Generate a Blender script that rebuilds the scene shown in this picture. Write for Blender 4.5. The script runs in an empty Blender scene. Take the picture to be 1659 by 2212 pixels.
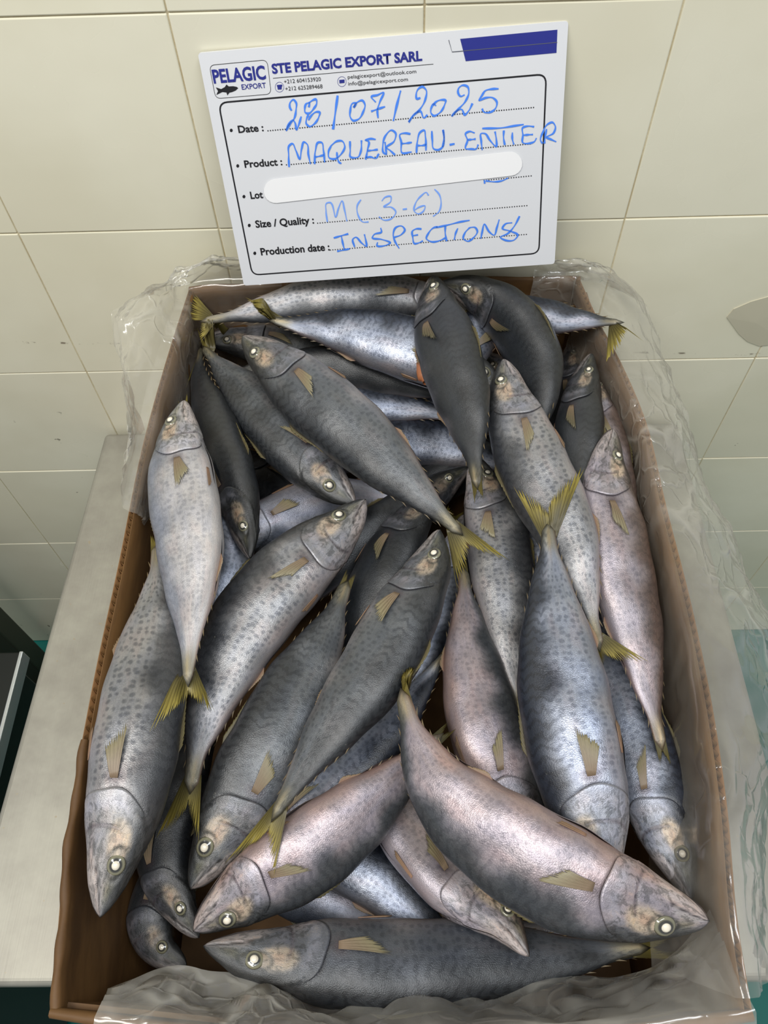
import bpy, math, random
import numpy as np
from mathutils import Vector, Matrix

# ------------------------------------------------------------------ camera
CAM_H = 0.8156                     # camera height above the table top (table top = z 0)
F_PX, IMG_W, IMG_H = 1715.0, 1659, 2212
PITCH, YAW, ROLL = 1.0004, -0.033, -0.0455
WALL_Y = 0.6607
def cam_axes():
    cy, sy = math.cos(YAW), math.sin(YAW)
    F = np.array([sy*math.cos(PITCH), cy*math.cos(PITCH), -math.sin(PITCH)])
    X = np.array([cy, -sy, 0.0]); U = np.cross(X, F)
    c, s = math.cos(ROLL), math.sin(ROLL)
    return c*X+s*U, -s*X+c*U, F
AX, AU, AF = cam_axes()
CAM = np.array([0, 0, CAM_H])
def ray(x, y): return (x-829.5)/F_PX*AX-(y-1106)/F_PX*AU+AF
def at_z(x, y, z):
    r = ray(x, y); return CAM+r*(z-CAM_H)/r[2]
def at_y(x, y, Y):
    r = ray(x, y); return CAM+r*Y/r[1]
SC = bpy.context.scene
COL = SC.collection
cd = bpy.data.cameras.new('camera'); cam = bpy.data.objects.new('camera', cd); COL.objects.link(cam)
cam.matrix_world = Matrix(((AX[0], AU[0], -AF[0], 0), (AX[1], AU[1], -AF[1], 0), (AX[2], AU[2], -AF[2], CAM_H), (0, 0, 0, 1)))
cd.sensor_fit = 'VERTICAL'; cd.sensor_height = 24.0; cd.lens = F_PX/IMG_H*24.0
cd.clip_start = 0.01
SC.camera = cam
# ------------------------------------------------------------------ light
w = bpy.data.worlds.new('world'); SC.world = w; w.use_nodes = True
bg = w.node_tree.nodes['Background']; bg.inputs[0].default_value = (0.93, 0.96, 1.0, 1); bg.inputs[1].default_value = 0.43
def area(name, loc, target, size, size_y, power, color):
    l = bpy.data.lights.new(name, 'AREA'); l.shape = 'RECTANGLE'; l.size = size; l.size_y = size_y
    l.energy = power; l.color = color
    o = bpy.data.objects.new(name, l); COL.objects.link(o); o.location = loc
    d = Vector(target)-Vector(loc); o.rotation_euler = d.to_track_quat('-Z', 'Y').to_euler()
    return o
area('ceiling_light_left', (-0.60, -0.25, 1.95), (0, 0.45, 0.5), 1.3, 0.30, 29.5, (1.0, 0.972, 0.92))
area('ceiling_light_right', (0.45, -0.10, 2.05), (0.1, 0.35, 0.3), 0.9, 0.22, 15, (0.92, 0.96, 1.0))
SC.view_settings.view_transform = 'Standard'; SC.view_settings.look = 'None'
SC.view_settings.gamma = 1.0; SC.view_settings.use_curve_mapping = False
SC.view_settings.exposure = 0.0

# ------------------------------------------------------------------ helpers
rnd = random.Random(7)
def s2l(c): return tuple(((v/12.92) if v <= 0.04045 else ((v+0.055)/1.055)**2.4) for v in c)
def s2l_np(a): return np.where(a <= 0.04045, a/12.92, ((np.clip(a, 0, 1)+0.055)/1.055)**2.4)
def tag(o, label=None, cat=None, group=None, kind=None):
    if label: o['label'] = label
    if cat: o['category'] = cat
    if group: o['group'] = group
    if kind: o['kind'] = kind
    return o
def empty(name, loc=(0, 0, 0)):
    o = bpy.data.objects.new(name, None); COL.objects.link(o); o.location = loc; o.empty_display_size = 0.01; return o
def link(name, me, mat, parent=None, smooth=False):
    o = bpy.data.objects.new(name, me); COL.objects.link(o)
    if mat: me.materials.append(mat)
    if parent is not None:
        o.parent = parent; o.matrix_parent_inverse = Matrix.Translation(-Vector(parent.location))
    if smooth: me.polygons.foreach_set('use_smooth', [True]*len(me.polygons))
    return o
def mesh(name, V, Fc, mat, parent=None, smooth=False, uv=None, col=None):
    me = bpy.data.meshes.new(name)
    me.from_pydata([tuple(map(float, v)) for v in V], [], Fc)
    if uv is not None:
        l = me.uv_layers.new(name='UVMap'); idx = np.empty(len(me.loops), int); me.loops.foreach_get('vertex_index', idx)
        l.data.foreach_set('uv', np.asarray(uv, float)[idx].ravel())
    if col is not None:
        a = me.color_attributes.new('tint', 'FLOAT_COLOR', 'POINT')
        c = np.ones((len(V), 4)); c[:, :3] = col; a.data.foreach_set('color', c.ravel())
    me.validate(); me.update()
    return link(name, me, mat, parent, smooth)
def box(name, lo, hi, mat, parent=None, bevel=0.0):
    import bmesh
    bm = bmesh.new(); bmesh.ops.create_cube(bm, size=1)
    for v in bm.verts:
        v.co = Vector([(lo[i]+hi[i])/2+v.co[i]*(hi[i]-lo[i]) for i in range(3)])
    if bevel: bmesh.ops.bevel(bm, geom=bm.edges[:], offset=bevel, segments=2, affect='EDGES', profile=0.5)
    me = bpy.data.meshes.new(name); bm.to_mesh(me); bm.free()
    return link(name, me, mat, parent)
def grid_faces(nr, nc, wrap=False, flip=False):
    Fc = []
    for i in range(nr-1):
        for j in range(nc if wrap else nc-1):
            k = (j+1) % nc
            q = (i*nc+j, i*nc+k, (i+1)*nc+k, (i+1)*nc+j)
            Fc.append(q[::-1] if flip else q)
    return Fc
def sstep(a, b, x):
    t = np.clip((x-a)/(b-a), 0, 1); return t*t*(3-2*t)
def hermite(P, t):
    P = np.asarray(P, float); d = np.r_[0, np.cumsum(np.linalg.norm(np.diff(P, axis=0), axis=1))]; t = np.asarray(t)*d[-1]
    m = np.gradient(P, d, axis=0) if len(P) > 2 else np.repeat((P[1:]-P[:1])/d[-1], 2, 0)
    k = np.clip(np.searchsorted(d, t, side='right')-1, 0, len(P)-2); h = d[k+1]-d[k]; u = ((t-d[k])/h)[:, None]; h = h[:, None]
    return (2*u**3-3*u*u+1)*P[k]+(u**3-2*u*u+u)*h*m[k]+(-2*u**3+3*u*u)*P[k+1]+(u**3-u*u)*h*m[k+1]
def tube(name, P, r, mat, parent=None, seg=8, n=None):
    P = np.asarray(P, float)
    if n: P = hermite(P, np.linspace(0, 1, n))
    V = []; T = np.gradient(P, axis=0); T /= np.linalg.norm(T, axis=1)[:, None]
    ref = np.array([0.3, 0.2, 0.93])
    rr = np.broadcast_to(r, (len(P),))
    for p, t, q in zip(P, T, rr):
        a = np.cross(t, ref); a /= np.linalg.norm(a); b = np.cross(t, a)
        for j in range(seg):
            f = 2*math.pi*j/seg; V.append(p+q*(math.cos(f)*a+math.sin(f)*b))
    Fc = grid_faces(len(P), seg, wrap=True)
    Fc.append(tuple(range(seg))); Fc.append(tuple(range((len(P)-1)*seg, len(P)*seg))[::-1])
    return mesh(name, V, Fc, mat, parent, True)

# ------------------------------------------------------------------ node materials
class NT:
    def __init__(s, name):
        s.m = bpy.data.materials.new(name); s.m.use_nodes = True; s.t = s.m.node_tree; s.t.nodes.clear()
        s.out = s.t.nodes.new('ShaderNodeOutputMaterial')
    def n(s, typ, ins=None, **kw):
        d = s.t.nodes.new('ShaderNode'+typ)
        for k, v in kw.items(): setattr(d, k, v)
        for k, v in (ins or {}).items():
            sock = d.inputs[k]
            if isinstance(v, bpy.types.NodeSocket): s.t.links.new(v, sock)
            elif hasattr(sock.default_value, '__len__') and not hasattr(v, '__len__'): sock.default_value = [v]*len(sock.default_value)
            elif hasattr(v, '__len__') and len(v) == 3 and len(sock.default_value) == 4: sock.default_value = (*v, 1)
            else: sock.default_value = v
        return d
    def math(s, op, a, b=0.0, c=None):
        i = {0: a, 1: b}
        if c is not None: i[2] = c
        return s.n('Math', i, operation=op).outputs[0]
    def rng(s, v, a, b, c=0.0, d=1.0): return s.n('MapRange', {0: v, 1: a, 2: b, 3: c, 4: d}, interpolation_type='SMOOTHSTEP').outputs[0]
    def mix(s, f, a, b, mode='MIX'):
        d = s.n('Mix', data_type='RGBA', blend_type=mode)
        for k, v in ((0, f), (6, a), (7, b)):
            if isinstance(v, bpy.types.NodeSocket): s.t.links.new(v, d.inputs[k])
            elif k and len(v) == 3: d.inputs[k].default_value = (*v, 1)
            else: d.inputs[k].default_value = v
        return d.outputs[2]
    def noise(s, vec, scale, detail=3, rough=0.5, dist=0.0): return s.n('TexNoise', {'Vector': vec, 'Scale': scale, 'Detail': detail, 'Roughness': rough, 'Distortion': dist}).outputs[0]
    def bump(s, h, strength, dist): return s.n('Bump', {'Height': h, 'Strength': strength, 'Distance': dist}).outputs[0]
    def done(s, shader): s.t.links.new(shader, s.out.inputs[0]); return s.m
def simple(name, col, rough=0.5, metal=0.0, **kw):
    t = NT(name); p = t.n('BsdfPrincipled', {'Base Color': s2l(col), 'Roughness': rough, 'Metallic': metal, **kw}); return t.done(p.outputs[0])

def m_tile():
    t = NT('glazed_tile'); g = t.n('NewGeometry').outputs['Position']
    oi = t.n('ObjectInfo').outputs['Random']
    n1 = t.noise(g, 5, 4); n2 = t.noise(g, 60, 3)
    c = t.mix(t.rng(n1, .3, .7), s2l((.865, .845, .745)), s2l((.905, .89, .80)))
    c = t.mix(t.math('MULTIPLY', oi, .25), c, s2l((.82, .80, .73)))
    sx = t.n('SeparateXYZ', {0: g})
    # old grime line along the wall a few centimetres above the third joint
    jit = t.math('MULTIPLY', t.math('SUBTRACT', t.noise(g, 25, 2), .5), .006)
    line = t.math('ABSOLUTE', t.math('SUBTRACT', t.math('ADD', t.math('ADD', sx.outputs[2], jit), t.math('MULTIPLY', sx.outputs[0], .052)), 0.139))
    lm = t.math('MULTIPLY', t.rng(line, .0025, .0006), t.rng(t.noise(g, 38, 4, .7), .50, .60))
    xm = t.math('MAXIMUM', t.rng(sx.outputs[0], -.30, -.33), t.rng(sx.outputs[0], .27, .31))
    lm = t.math('MULTIPLY', lm, xm)
    # sparse dark specks low on the wall
    sp = t.math('MULTIPLY', t.rng(t.noise(g, 45, 5, .6), .70, .74), t.rng(sx.outputs[2], .2, -.1))
    c = t.mix(t.math('MULTIPLY', lm, .75), c, s2l((.33, .24, .16)))
    c = t.mix(t.math('MULTIPLY', sp, .8), c, s2l((.25, .22, .16)))
    rough = t.rng(n1, .3, .7, .16, .30)
    p = t.n('BsdfPrincipled', {'Base Color': c, 'Roughness': rough, 'Specular IOR Level': .5, 'Normal': t.bump(t.noise(g, 9, 2), .25, .004)})
    return t.done(p.outputs[0])
def m_grout():
    t = NT('grout'); g = t.n('NewGeometry').outputs['Position']
    c = t.mix(t.rng(t.noise(g, 14, 5, .7), .38, .65), s2l((.74, .68, .54)), s2l((.85, .81, .69)))
    p = t.n('BsdfPrincipled', {'Base Color': c, 'Roughness': .9, 'Normal': t.bump(t.noise(g, 300, 3), .5, .001)}); return t.done(p.outputs[0])
def m_card(name, c1, c2, damp=True):
    t = NT(name); g = t.n('TexCoord').outputs['Object']
    n = t.noise(t.n('Mapping', {0: g, 3: (1, 1, 3)}).outputs[0], 7, 5, .6)
    c = t.mix(t.rng(n, .3, .7), s2l(c1), s2l(c2))
    f = t.noise(t.n('Mapping', {0: g, 3: (60, 60, 600)}).outputs[0], 2, 3)
    c = t.mix(t.math('MULTIPLY', f, .22), c, s2l((c1[0]*.7, c1[1]*.7, c1[2]*.7)))
    p = t.n('BsdfPrincipled', {'Base Color': c, 'Roughness': .62, 'Specular IOR Level': .35, 'Normal': t.bump(t.noise(g, 60, 4), .25, .0015)}); return t.done(p.outputs[0])
def m_steel():
    t = NT('brushed_steel'); g = t.n('TexCoord').outputs['Object']
    st = t.noise(t.n('Mapping', {0: g, 3: (260, 6, 6)}).outputs[0], 2, 3, .6)
    bl = t.noise(g, 9, 5, .65)
    c = t.mix(t.rng(bl, .3, .7), s2l((.57, .555, .515)), s2l((.66, .65, .60)))
    c = t.mix(t.rng(t.noise(g, 120, 3, .6), .68, .75), c, s2l((.62, .58, .5)))
    r = t.math('ADD', t.math('MULTIPLY', bl, .22), .34)
    p = t.n('BsdfPrincipled', {'Base Color': c, 'Roughness': r, 'Metallic': .45, 'Normal': t.bump(st, .12, .0006)}); return t.done(p.outputs[0])
def m_film(name, lo, hi, gloss, crs):
    t = NT(name); g = t.n('NewGeometry').outputs['Position']
    wob = t.n('TexNoise', {'Vector': g, 'Scale': 11.0, 'Detail': 3}).outputs[1]
    gw = t.n('VectorMath', {0: g, 1: t.n('VectorMath', {0: wob, 3: .10}, operation='SCALE').outputs[0]}, operation='ADD').outputs[0]
    def crease(sc, w_): return t.rng(t.n('TexVoronoi', {'Vector': gw, 'Scale': sc}, feature='DISTANCE_TO_EDGE').outputs[0], w_, 0.0)
    c1, c2 = crease(13.0, .10), crease(31.0, .07)
    cr_ = t.math('MULTIPLY', t.math('MAXIMUM', c1, t.math('MULTIPLY', c2, .6)), t.rng(t.noise(g, 7, 2), .38, .62))
    n2 = t.noise(gw, 9, 3, .6, .8)
    facets = t.n('TexVoronoi', {'Vector': gw, 'Scale': 18.0}, feature='SMOOTH_F1').outputs[0]
    bm = t.bump(t.math('ADD', t.math('MULTIPLY', facets, 1.0), t.math('MULTIPLY', cr_, .35)), .55, .010)
    gl = t.n('BsdfGlossy', {0: (1, 1, 1), 'Roughness': .13, 'Normal': bm})
    df = t.n('BsdfDiffuse', {0: s2l((.95, .94, .90)), 'Normal': bm})
    tl = t.n('BsdfTranslucent', {0: s2l((.95, .94, .90)), 'Normal': bm})
    body = t.n('MixShader', {0: .45, 1: df.outputs[0], 2: tl.outputs[0]})
    tr = t.n('BsdfTransparent', {0: (.985, .985, .98)})
    lw = t.n('LayerWeight', {0: .35, 'Normal': bm}).outputs['Facing']
    a = t.math('ADD', t.math('MULTIPLY', lw, hi), t.math('MULTIPLY', t.rng(n2, .35, .65, .5, 1.5), lo))
    a = t.math('ADD', a, t.math('MULTIPLY', cr_, crs))
    m1 = t.n('MixShader', {0: a, 1: tr.outputs[0], 2: body.outputs[0]})
    fr = t.math('MINIMUM', t.math('MULTIPLY', t.n('Fresnel', {0: 1.42, 'Normal': bm}).outputs[0], 1.3), gloss)
    m2 = t.n('MixShader', {0: fr, 1: m1.outputs[0], 2: gl.outputs[0]})
    return t.done(m2.outputs[0])
def m_floor():
    t = NT('green_epoxy'); g = t.n('NewGeometry').outputs['Position']
    c = t.mix(t.rng(t.noise(g, 4, 5), .3, .7), s2l((.03, .38, .35)), s2l((.05, .45, .41)))
    p = t.n('BsdfPrincipled', {'Base Color': c, 'Roughness': .35}); return t.done(p.outputs[0])
def m_fish():
    t = NT('mackerel_skin')
    uv = t.n('UVMap', uv_map='UVMap').outputs[0]; s = t.n('SeparateXYZ', {0: uv}); U, V = s.outputs[0], s.outputs[1]
    AV = t.math('ABSOLUTE', V)
    rnd_ = t.n('ObjectInfo').outputs['Random']
    def prop(n): return t.n('Attribute', attribute_type='OBJECT', attribute_name=n).outputs['Fac']
    spots, bars, shine = prop('spots'), prop('bars'), prop('shine')
    off = t.math('MULTIPLY', rnd_, 37.0)
    uvo = t.n('CombineXYZ', {0: t.math('ADD', t.math('MULTIPLY', U, 3.0), off), 1: V, 2: off}).outputs[0]
    tint = t.n('VertexColor', layer_name='tint').outputs[0]
    # wavy dark bars over the back
    nb = t.noise(t.n('Mapping', {0: uvo, 3: (3.2, 7, 1)}).outputs[0], 2.0, 2)
    zig = t.math('PINGPONG', t.math('ADD', t.math('MULTIPLY', AV, 1.0), t.math('MULTIPLY', nb, .10)), .085)
    ph = t.math('ADD', t.math('MULTIPLY', U, 205.0), t.math('ADD', t.math('MULTIPLY', zig, 36.0), t.math('MULTIPLY', nb, 11.0)))
    bar = t.rng(t.math('SINE', ph), .0, .75)
    mb = t.math('MULTIPLY', t.rng(AV, .50, .38), t.rng(U, .23, .30))
    mb = t.math('MULTIPLY', t.math('MULTIPLY', mb, bar), bars)
    # spots along the flank
    vv = t.n('CombineXYZ', {0: t.math('ADD', t.math('MULTIPLY', U, 54.0), off), 1: t.math('MULTIPLY', V, 15.0), 2: 0.0}).outputs[0]
    dn = t.n('TexNoise', {'Vector': vv, 'Scale': 1.1, 'Detail': 1}).outputs[1]
    vv2 = t.n('VectorMath', {0: vv, 1: t.n('VectorMath', {0: dn, 3: .5}, operation='SCALE').outputs[0]}, operation='ADD').outputs[0]
    vo = t.n('TexVoronoi', {'Vector': vv2, 'Scale': 1.0, 'Randomness': .62}).outputs[0]
    rs = t.noise(vv, .55, 2)
    sp = t.rng(vo, t.math('ADD', t.math('MULTIPLY', rs, .52), .22), t.math('ADD', t.math('MULTIPLY', rs, .22), .06))
    ms = t.math('MULTIPLY', t.math('MULTIPLY', t.rng(AV, .36, .44), t.rng(AV, .86, .72)), t.math('MULTIPLY', t.rng(U, .24, .30), t.rng(U, .93, .85)))
    ms = t.math('MULTIPLY', t.math('MULTIPLY', sp, ms), spots)
    stk = t.noise(t.n('Mapping', {0: uvo, 3: (5, 42, 1)}).outputs[0], 1.4, 4, .6)
    # cloudy hue drift, blotches, pepper
    big = t.noise(t.n('Mapping', {0: uvo, 3: (1.5, 2.2, 1)}).outputs[0], 2.2, 4, .6)
    hue = t.noise(t.n('Mapping', {0: uvo, 3: (1.1, 3.0, 1), 1: (5, 5, 5)}).outputs[0], 2.6, 2)
    c = t.mix(t.rng(big, .35, .65, 0, .55), tint, t.mix(1.0, tint, (.55, .58, .62), 'MULTIPLY'))
    c = t.mix(t.rng(hue, .45, .68, 0, .34), c, t.mix(1.0, c, (.90, .96, 1.12), 'MULTIPLY'))
    c = t.mix(t.rng(hue, .50, .30, 0, .26), c, t.mix(1.0, c, (1.20, .93, .86), 'MULTIPLY'))
    fine = t.noise(t.n('Mapping', {0: uvo, 3: (60, 60, 1)}).outputs[0], 1.6, 3, .6)
    c = t.mix(t.rng(stk, .50, .66, 0, .30), c, t.mix(1.0, c, (.62, .62, .62), 'MULTIPLY'))
    grain = t.noise(t.n('Mapping', {0: uvo, 3: (150, 95, 1)}).outputs[0], 1.0, 2)
    c = t.mix(t.rng(fine, .35, .7, .0, .36), c, t.mix(1.0, c, (1.55, 1.55, 1.5), 'MULTIPLY'))
    c = t.mix(t.math('MULTIPLY', t.rng(grain, .5, .62), t.rng(AV, .6, .25, 0, .40)), c, t.mix(1.0, c, (.45, .45, .45), 'MULTIPLY'))
    c = t.mix(t.math('MULTIPLY', mb, .80), c, t.mix(1.0, c, (.36, .38, .42), 'MULTIPLY'))
    c = t.mix(t.math('MULTIPLY', ms, .74), c, t.mix(1.0, c, (.36, .38, .42), 'MULTIPLY'))
    hm = t.rng(U, .27, .22)
    hn = t.noise(t.n('Mapping', {0: uvo, 3: (9, 9, 1)}).outputs[0], 1.7, 5, .65, .7)
    c = t.mix(t.math('MULTIPLY', hm, t.rng(hn, .47, .60, 0, .8)), c, t.mix(1.0, c, (.36, .37, .36), 'MULTIPLY'))
    c = t.mix(t.math('MULTIPLY', hm, t.rng(hn, .42, .34, 0, .5)), c, t.mix(1.0, c, (1.35, 1.22, 1.02), 'MULTIPLY'))
    # dried slime flecks
    fl = t.math('MULTIPLY', t.rng(t.noise(t.n('Mapping', {0: uvo, 3: (26, 30, 1)}).outputs[0], 1.5, 5, .75, .6), .66, .70), t.rng(big, .52, .6))
    c = t.mix(t.math('MULTIPLY', fl, .5), c, s2l((.72, .70, .64)))
    mflank = t.math('MULTIPLY', t.math('MULTIPLY', t.rng(AV, .28, .5), t.rng(U, .16, .30, .12, 1)), shine)
    h = t.math('ADD', t.math('MULTIPLY', fine, .5), t.math('MULTIPLY', grain, .5))
    bm = t.bump(h, .42, .0008)
    ro = t.math('SUBTRACT', t.math('ADD', t.math('MULTIPLY', big, .18), .34), t.math('MULTIPLY', mflank, .10))
    p = t.n('BsdfPrincipled', {'Base Color': c, 'Metallic': t.math('MULTIPLY', mflank, .62), 'Roughness': ro, 'Specular IOR Level': .55,
        'Coat Weight': .30, 'Coat Roughness': .24, 'Coat Normal': bm, 'Normal': bm})
    return t.done(p.outputs[0])
def m_fin():
    t = NT('fin_membrane'); uv = t.n('UVMap', uv_map='UVMap').outputs[0]; s = t.n('SeparateXYZ', {0: uv})
    tint = t.n('VertexColor', layer_name='tint').outputs[0]
    st = t.rng(t.math('SINE', t.math('MULTIPLY', s.outputs[0], 95.0)), -.2, .8)
    n = t.noise(t.n('Mapping', {0: uv, 3: (30, 4, 1)}).outputs[0], 2.0, 3)
    c = t.mix(t.math('MULTIPLY', st, .55), tint, t.mix(1.0, tint, (.40, .36, .30), 'MULTIPLY'))
    c = t.mix(t.rng(n, .5, .75, 0, .5), c, t.mix(1.0, c, (.45, .42, .4), 'MULTIPLY'))
    p = t.n('BsdfPrincipled', {'Base Color': c, 'Roughness': .42, 'Specular IOR Level': .5})
    tl = t.n('BsdfTranslucent', {0: c}); tr = t.n('BsdfTransparent')
    m = t.n('MixShader', {0: .25, 1: p.outputs[0], 2: tl.outputs[0]})
    m2 = t.n('MixShader', {0: .08, 1: m.outputs[0], 2: tr.outputs[0]})
    return t.done(m2.outputs[0])
def m_eye():
    t = NT('fish_eye'); uv = t.n('UVMap', uv_map='UVMap').outputs[0]; s = t.n('SeparateXYZ', {0: uv}); R = s.outputs[0]
    c = t.mix(t.rng(R, .38, .46), s2l((.80, .77, .70)), s2l((.20, .20, .19)))
    c = t.mix(t.rng(R, .58, .80), c, s2l((.46, .45, .37)))
    c = t.mix(t.rng(R, .90, .99), c, s2l((.22, .21, .17)))
    p = t.n('BsdfPrincipled', {'Base Color': c, 'Roughness': .18, 'Coat Weight': .6, 'Coat Roughness': .08}); return t.done(p.outputs[0])
M = dict(tile=m_tile(), grout=m_grout(), card=m_card('cardboard', (.44, .32, .19), (.55, .40, .25)), card_in=m_card('damp_cardboard', (.33, .23, .12), (.48, .35, .20)),
         flute=m_card('fluted_paper', (.55, .42, .26), (.68, .53, .35)), steel=m_steel(), film=m_film('clear_plastic_film', .085, .26, .42, .22), milky=m_film('cloudy_plastic_film', .17, .34, .42, .30), floor=m_floor(), fish=m_fish(), fin=m_fin(), eye=m_eye(),
         lens=simple('clouded_lens', (.86, .83, .76), .25), gut=simple('orange_gut', (.66, .42, .28), .35), dark_steel=simple('dark_painted_steel', (.20, .22, .17), .55, .2),
         plate=simple('white_board', (.82, .825, .835), .38), ink=simple('black_print', (.06, .06, .08), .5), navy=simple('navy_print', (.13, .16, .50), .45),
         grey=simple('grey_print', (.33, .34, .38), .5), marker=simple('blue_marker', (.26, .50, .90), .5), marker2=simple('faint_blue_marker', (.45, .62, .93), .5),
         cover=simple('matt_cover', (.90, .90, .90), .7), hose=simple('white_hose', (.62, .66, .64), .5), rubber=simple('dark_rubber', (.10, .11, .11), .6),
         shade=simple('dark_cabinet_metal', (.16, .17, .16), .4, .6), patch=simple('cement_patch', (.74, .72, .63), .8), edge=simple('polished_steel_edge', (.85, .87, .88), .22, .8))

# ------------------------------------------------------------------ room
H0 = 0.5098                        # a horizontal joint; tiles are 20 cm
X0 = -0.3727
wall = box('wall_back', (-1.4, WALL_Y+.0010, -.68), (1.5, WALL_Y+.06, .96), M['grout']); tag(wall, kind='structure')
import bmesh
bm = bmesh.new(); bmesh.ops.create_cube(bm, size=1)
for v in bm.verts: v.co = Vector((v.co.x*.1988, v.co.y*.008, v.co.z*.1988))
bmesh.ops.bevel(bm, geom=bm.edges[:], offset=.0011, segments=2, affect='EDGES', profile=.5)
tile_me = bpy.data.meshes.new('tile'); bm.to_mesh(tile_me); bm.free(); tile_me.materials.append(M['tile'])
cut = bpy.data.meshes.new('tile_cut'); cut = tile_me.copy()
for v in cut.vertices:
    if v.co.z < 0: v.co.z += .1978-.186
for i in range(-5, 9):
    for j in range(-1, 6):
        z = H0-.2*j-.1
        o = bpy.data.objects.new('tile', cut if j == 5 else tile_me); COL.objects.link(o); o.parent = wall
        o.location = (X0+.2*i+.1, WALL_Y+.0035+rnd.uniform(-.0004, .0004), z)
        o.rotation_euler = (rnd.uniform(-.002, .002), 0, rnd.uniform(-.002, .002))
pv = [at_y(x, y, WALL_Y-.0012) for x, y in ((1570, 686), (1585, 668), (1622, 652), (1665, 640), (1700, 665), (1700, 740), (1640, 748), (1614, 738), (1596, 722))]
ctr = sum(pv)/len(pv)
V = [ctr+(0, -.001, 0)]+[p for p in pv]+[p+np.array([0, .002, 0]) for p in pv]
n = len(pv); Fc = [(0, 1+(i+1) % n, 1+i) for i in range(n)]+[(1+i, 1+(i+1) % n, 1+n+(i+1) % n, 1+n+i) for i in range(n)]
mesh('cement_patch', V, Fc, M['patch'], wall)
fl = box('floor', (-1.4, -1.0, -.72), (1.5, WALL_Y+.06, -.68), M['floor']); tag(fl, kind='structure')

# ------------------------------------------------------------------ table
tb = tag(empty('steel_table', (0, .33, -.68)), 'brushed stainless steel work table against the tiled wall, under the cardboard box', 'table')
def slab(name, pts, z0, z1, mat, parent, bev):
    bm = bmesh.new(); a = [bm.verts.new((x, y, z0)) for x, y in pts]; b = [bm.verts.new((x, y, z1)) for x, y in pts]
    bm.faces.new(a[::-1]); bm.faces.new(b); n = len(pts)
    for i in range(n): bm.faces.new((a[i], a[(i+1) % n], b[(i+1) % n], b[i]))
    bmesh.ops.recalc_face_normals(bm, faces=bm.faces)
    bmesh.ops.bevel(bm, geom=bm.edges[:], offset=bev, segments=4, affect='EDGES', profile=.5)
    me = bpy.data.meshes.new(name); bm.to_mesh(me); bm.free()
    return link(name, me, mat, parent, False)
slab('table_top', [(-.408, .028), (.367, .028), (.366, .6545), (-.385, .6545)], -.035, 0, M['steel'], tb, .006)
for x in (-.36, .33):
    for y in (.07, .61):
        tube('leg', [(x, y, -.68), (x, y, -.034)], .02, M['steel'], tb, 12)
box('lower_shelf', (-.355, .075, -.50), (.325, .605, -.485), M['steel'], tb, .003)

# neighbouring furniture on the left
nb = tag(empty('steel_counter', (-.75, .1, -.68)), 'low dark steel counter with a bright edge left of the work table', 'counter')
box('counter_top', (-.95, -.30, -.215), (-.524, .432, -.20), M['shade'], nb, .002)
box('edge_strip', (-.5255, -.30, -.222), (-.5205, .432, -.197), M['edge'], nb, .001)
box('side_panel', (-.935, -.285, -.66), (-.535, .42, -.217), M['shade'], nb, .003)
box('plinth', (-.92, -.27, -.68), (-.55, .40, -.66), M['shade'], nb)
post = tag(empty('steel_post', (-.70, .58, -.68)), 'dark painted square post standing in front of the tiled wall at the left', 'post')
box('upright', (-.722, .56, -.672), (-.682, .60, .1), M['dark_steel'], post, .003)
box('foot_plate', (-.75, .53, -.68), (-.655, .63, -.672), M['dark_steel'], post, .001)
hs = tube('drain_hose', [at_z(46, 1617, -.655), at_z(28, 1655, -.66), at_z(8, 1725, -.668), at_z(-25, 1830, -.67), at_z(-60, 1950, -.67)], .009, M['hose'], None, 10, 20)
tag(hs, 'thin white hose lying on the green floor left of the table', 'hose')
vl = tag(empty('floor_valve', (-.56, .47, -.68)), 'dark pipe valve on the floor in the gap beside the table', 'valve')
tube('valve_body', [(-.56, .47, -.68), (-.56, .47, -.60), (-.565, .465, -.56)], (.03, .026, .02), M['rubber'], vl, 12)
tube('valve_handle', [(-.60, .45, -.565), (-.565, .465, -.553), (-.53, .48, -.555)], .007, M['hose'], vl, 8)

# ------------------------------------------------------------------ cardboard box
RIM = .25
LEFT = [(-.2165, .006), (-.222, .05), (-.228, .10), (-.2312, .2), (-.2300, .32), (-.2295, .44), (-.2225, .55), (-.2135, .643)]
BACK = [(-.2135, .6445), (-.10, .6485), (0, .650), (.10, .6500), (.192, .645)]
RIGHT = [(.192, .643), (.203, .580), (.2157, .523), (.2250, .460), (.2258, .36), (.2272, .262), (.2243, .179), (.219, .120), (.2090, .049), (.206, .0)]
FRONT = [(.206, -.001), (.10, -.010), (0, -.014), (-.10, -.010), (-.2165, .003)]
BASE = [(-.207, .010), (-.207, .640), (.202, .640), (.202, .004)]
bx = tag(empty('cardboard_box', (0, .32, 0)), 'open corrugated cardboard box full of fish on the steel table', 'box')
def wall_pts(path, a, b, n):
    """rim polyline and straight foot polyline of one side of the box"""
    t = np.linspace(0, 1, n); R = hermite([(x, y, RIM) for x, y in path], t)
    a, b = np.array(a), np.array(b); B = np.c_[a[0]+(b[0]-a[0])*t, a[1]+(b[1]-a[1])*t, np.full(n, .002)]
    return R, B
def outward(R, ctr=(0, .32)):
    T = np.gradient(R[:, :2], axis=0); T /= np.linalg.norm(T, axis=1)[:, None]
    N = np.c_[T[:, 1], -T[:, 0], np.zeros(len(T))]
    if ((R[:, :2]-np.array(ctr))*N[:, :2]).sum() < 0: N = -N
    return N
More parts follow.
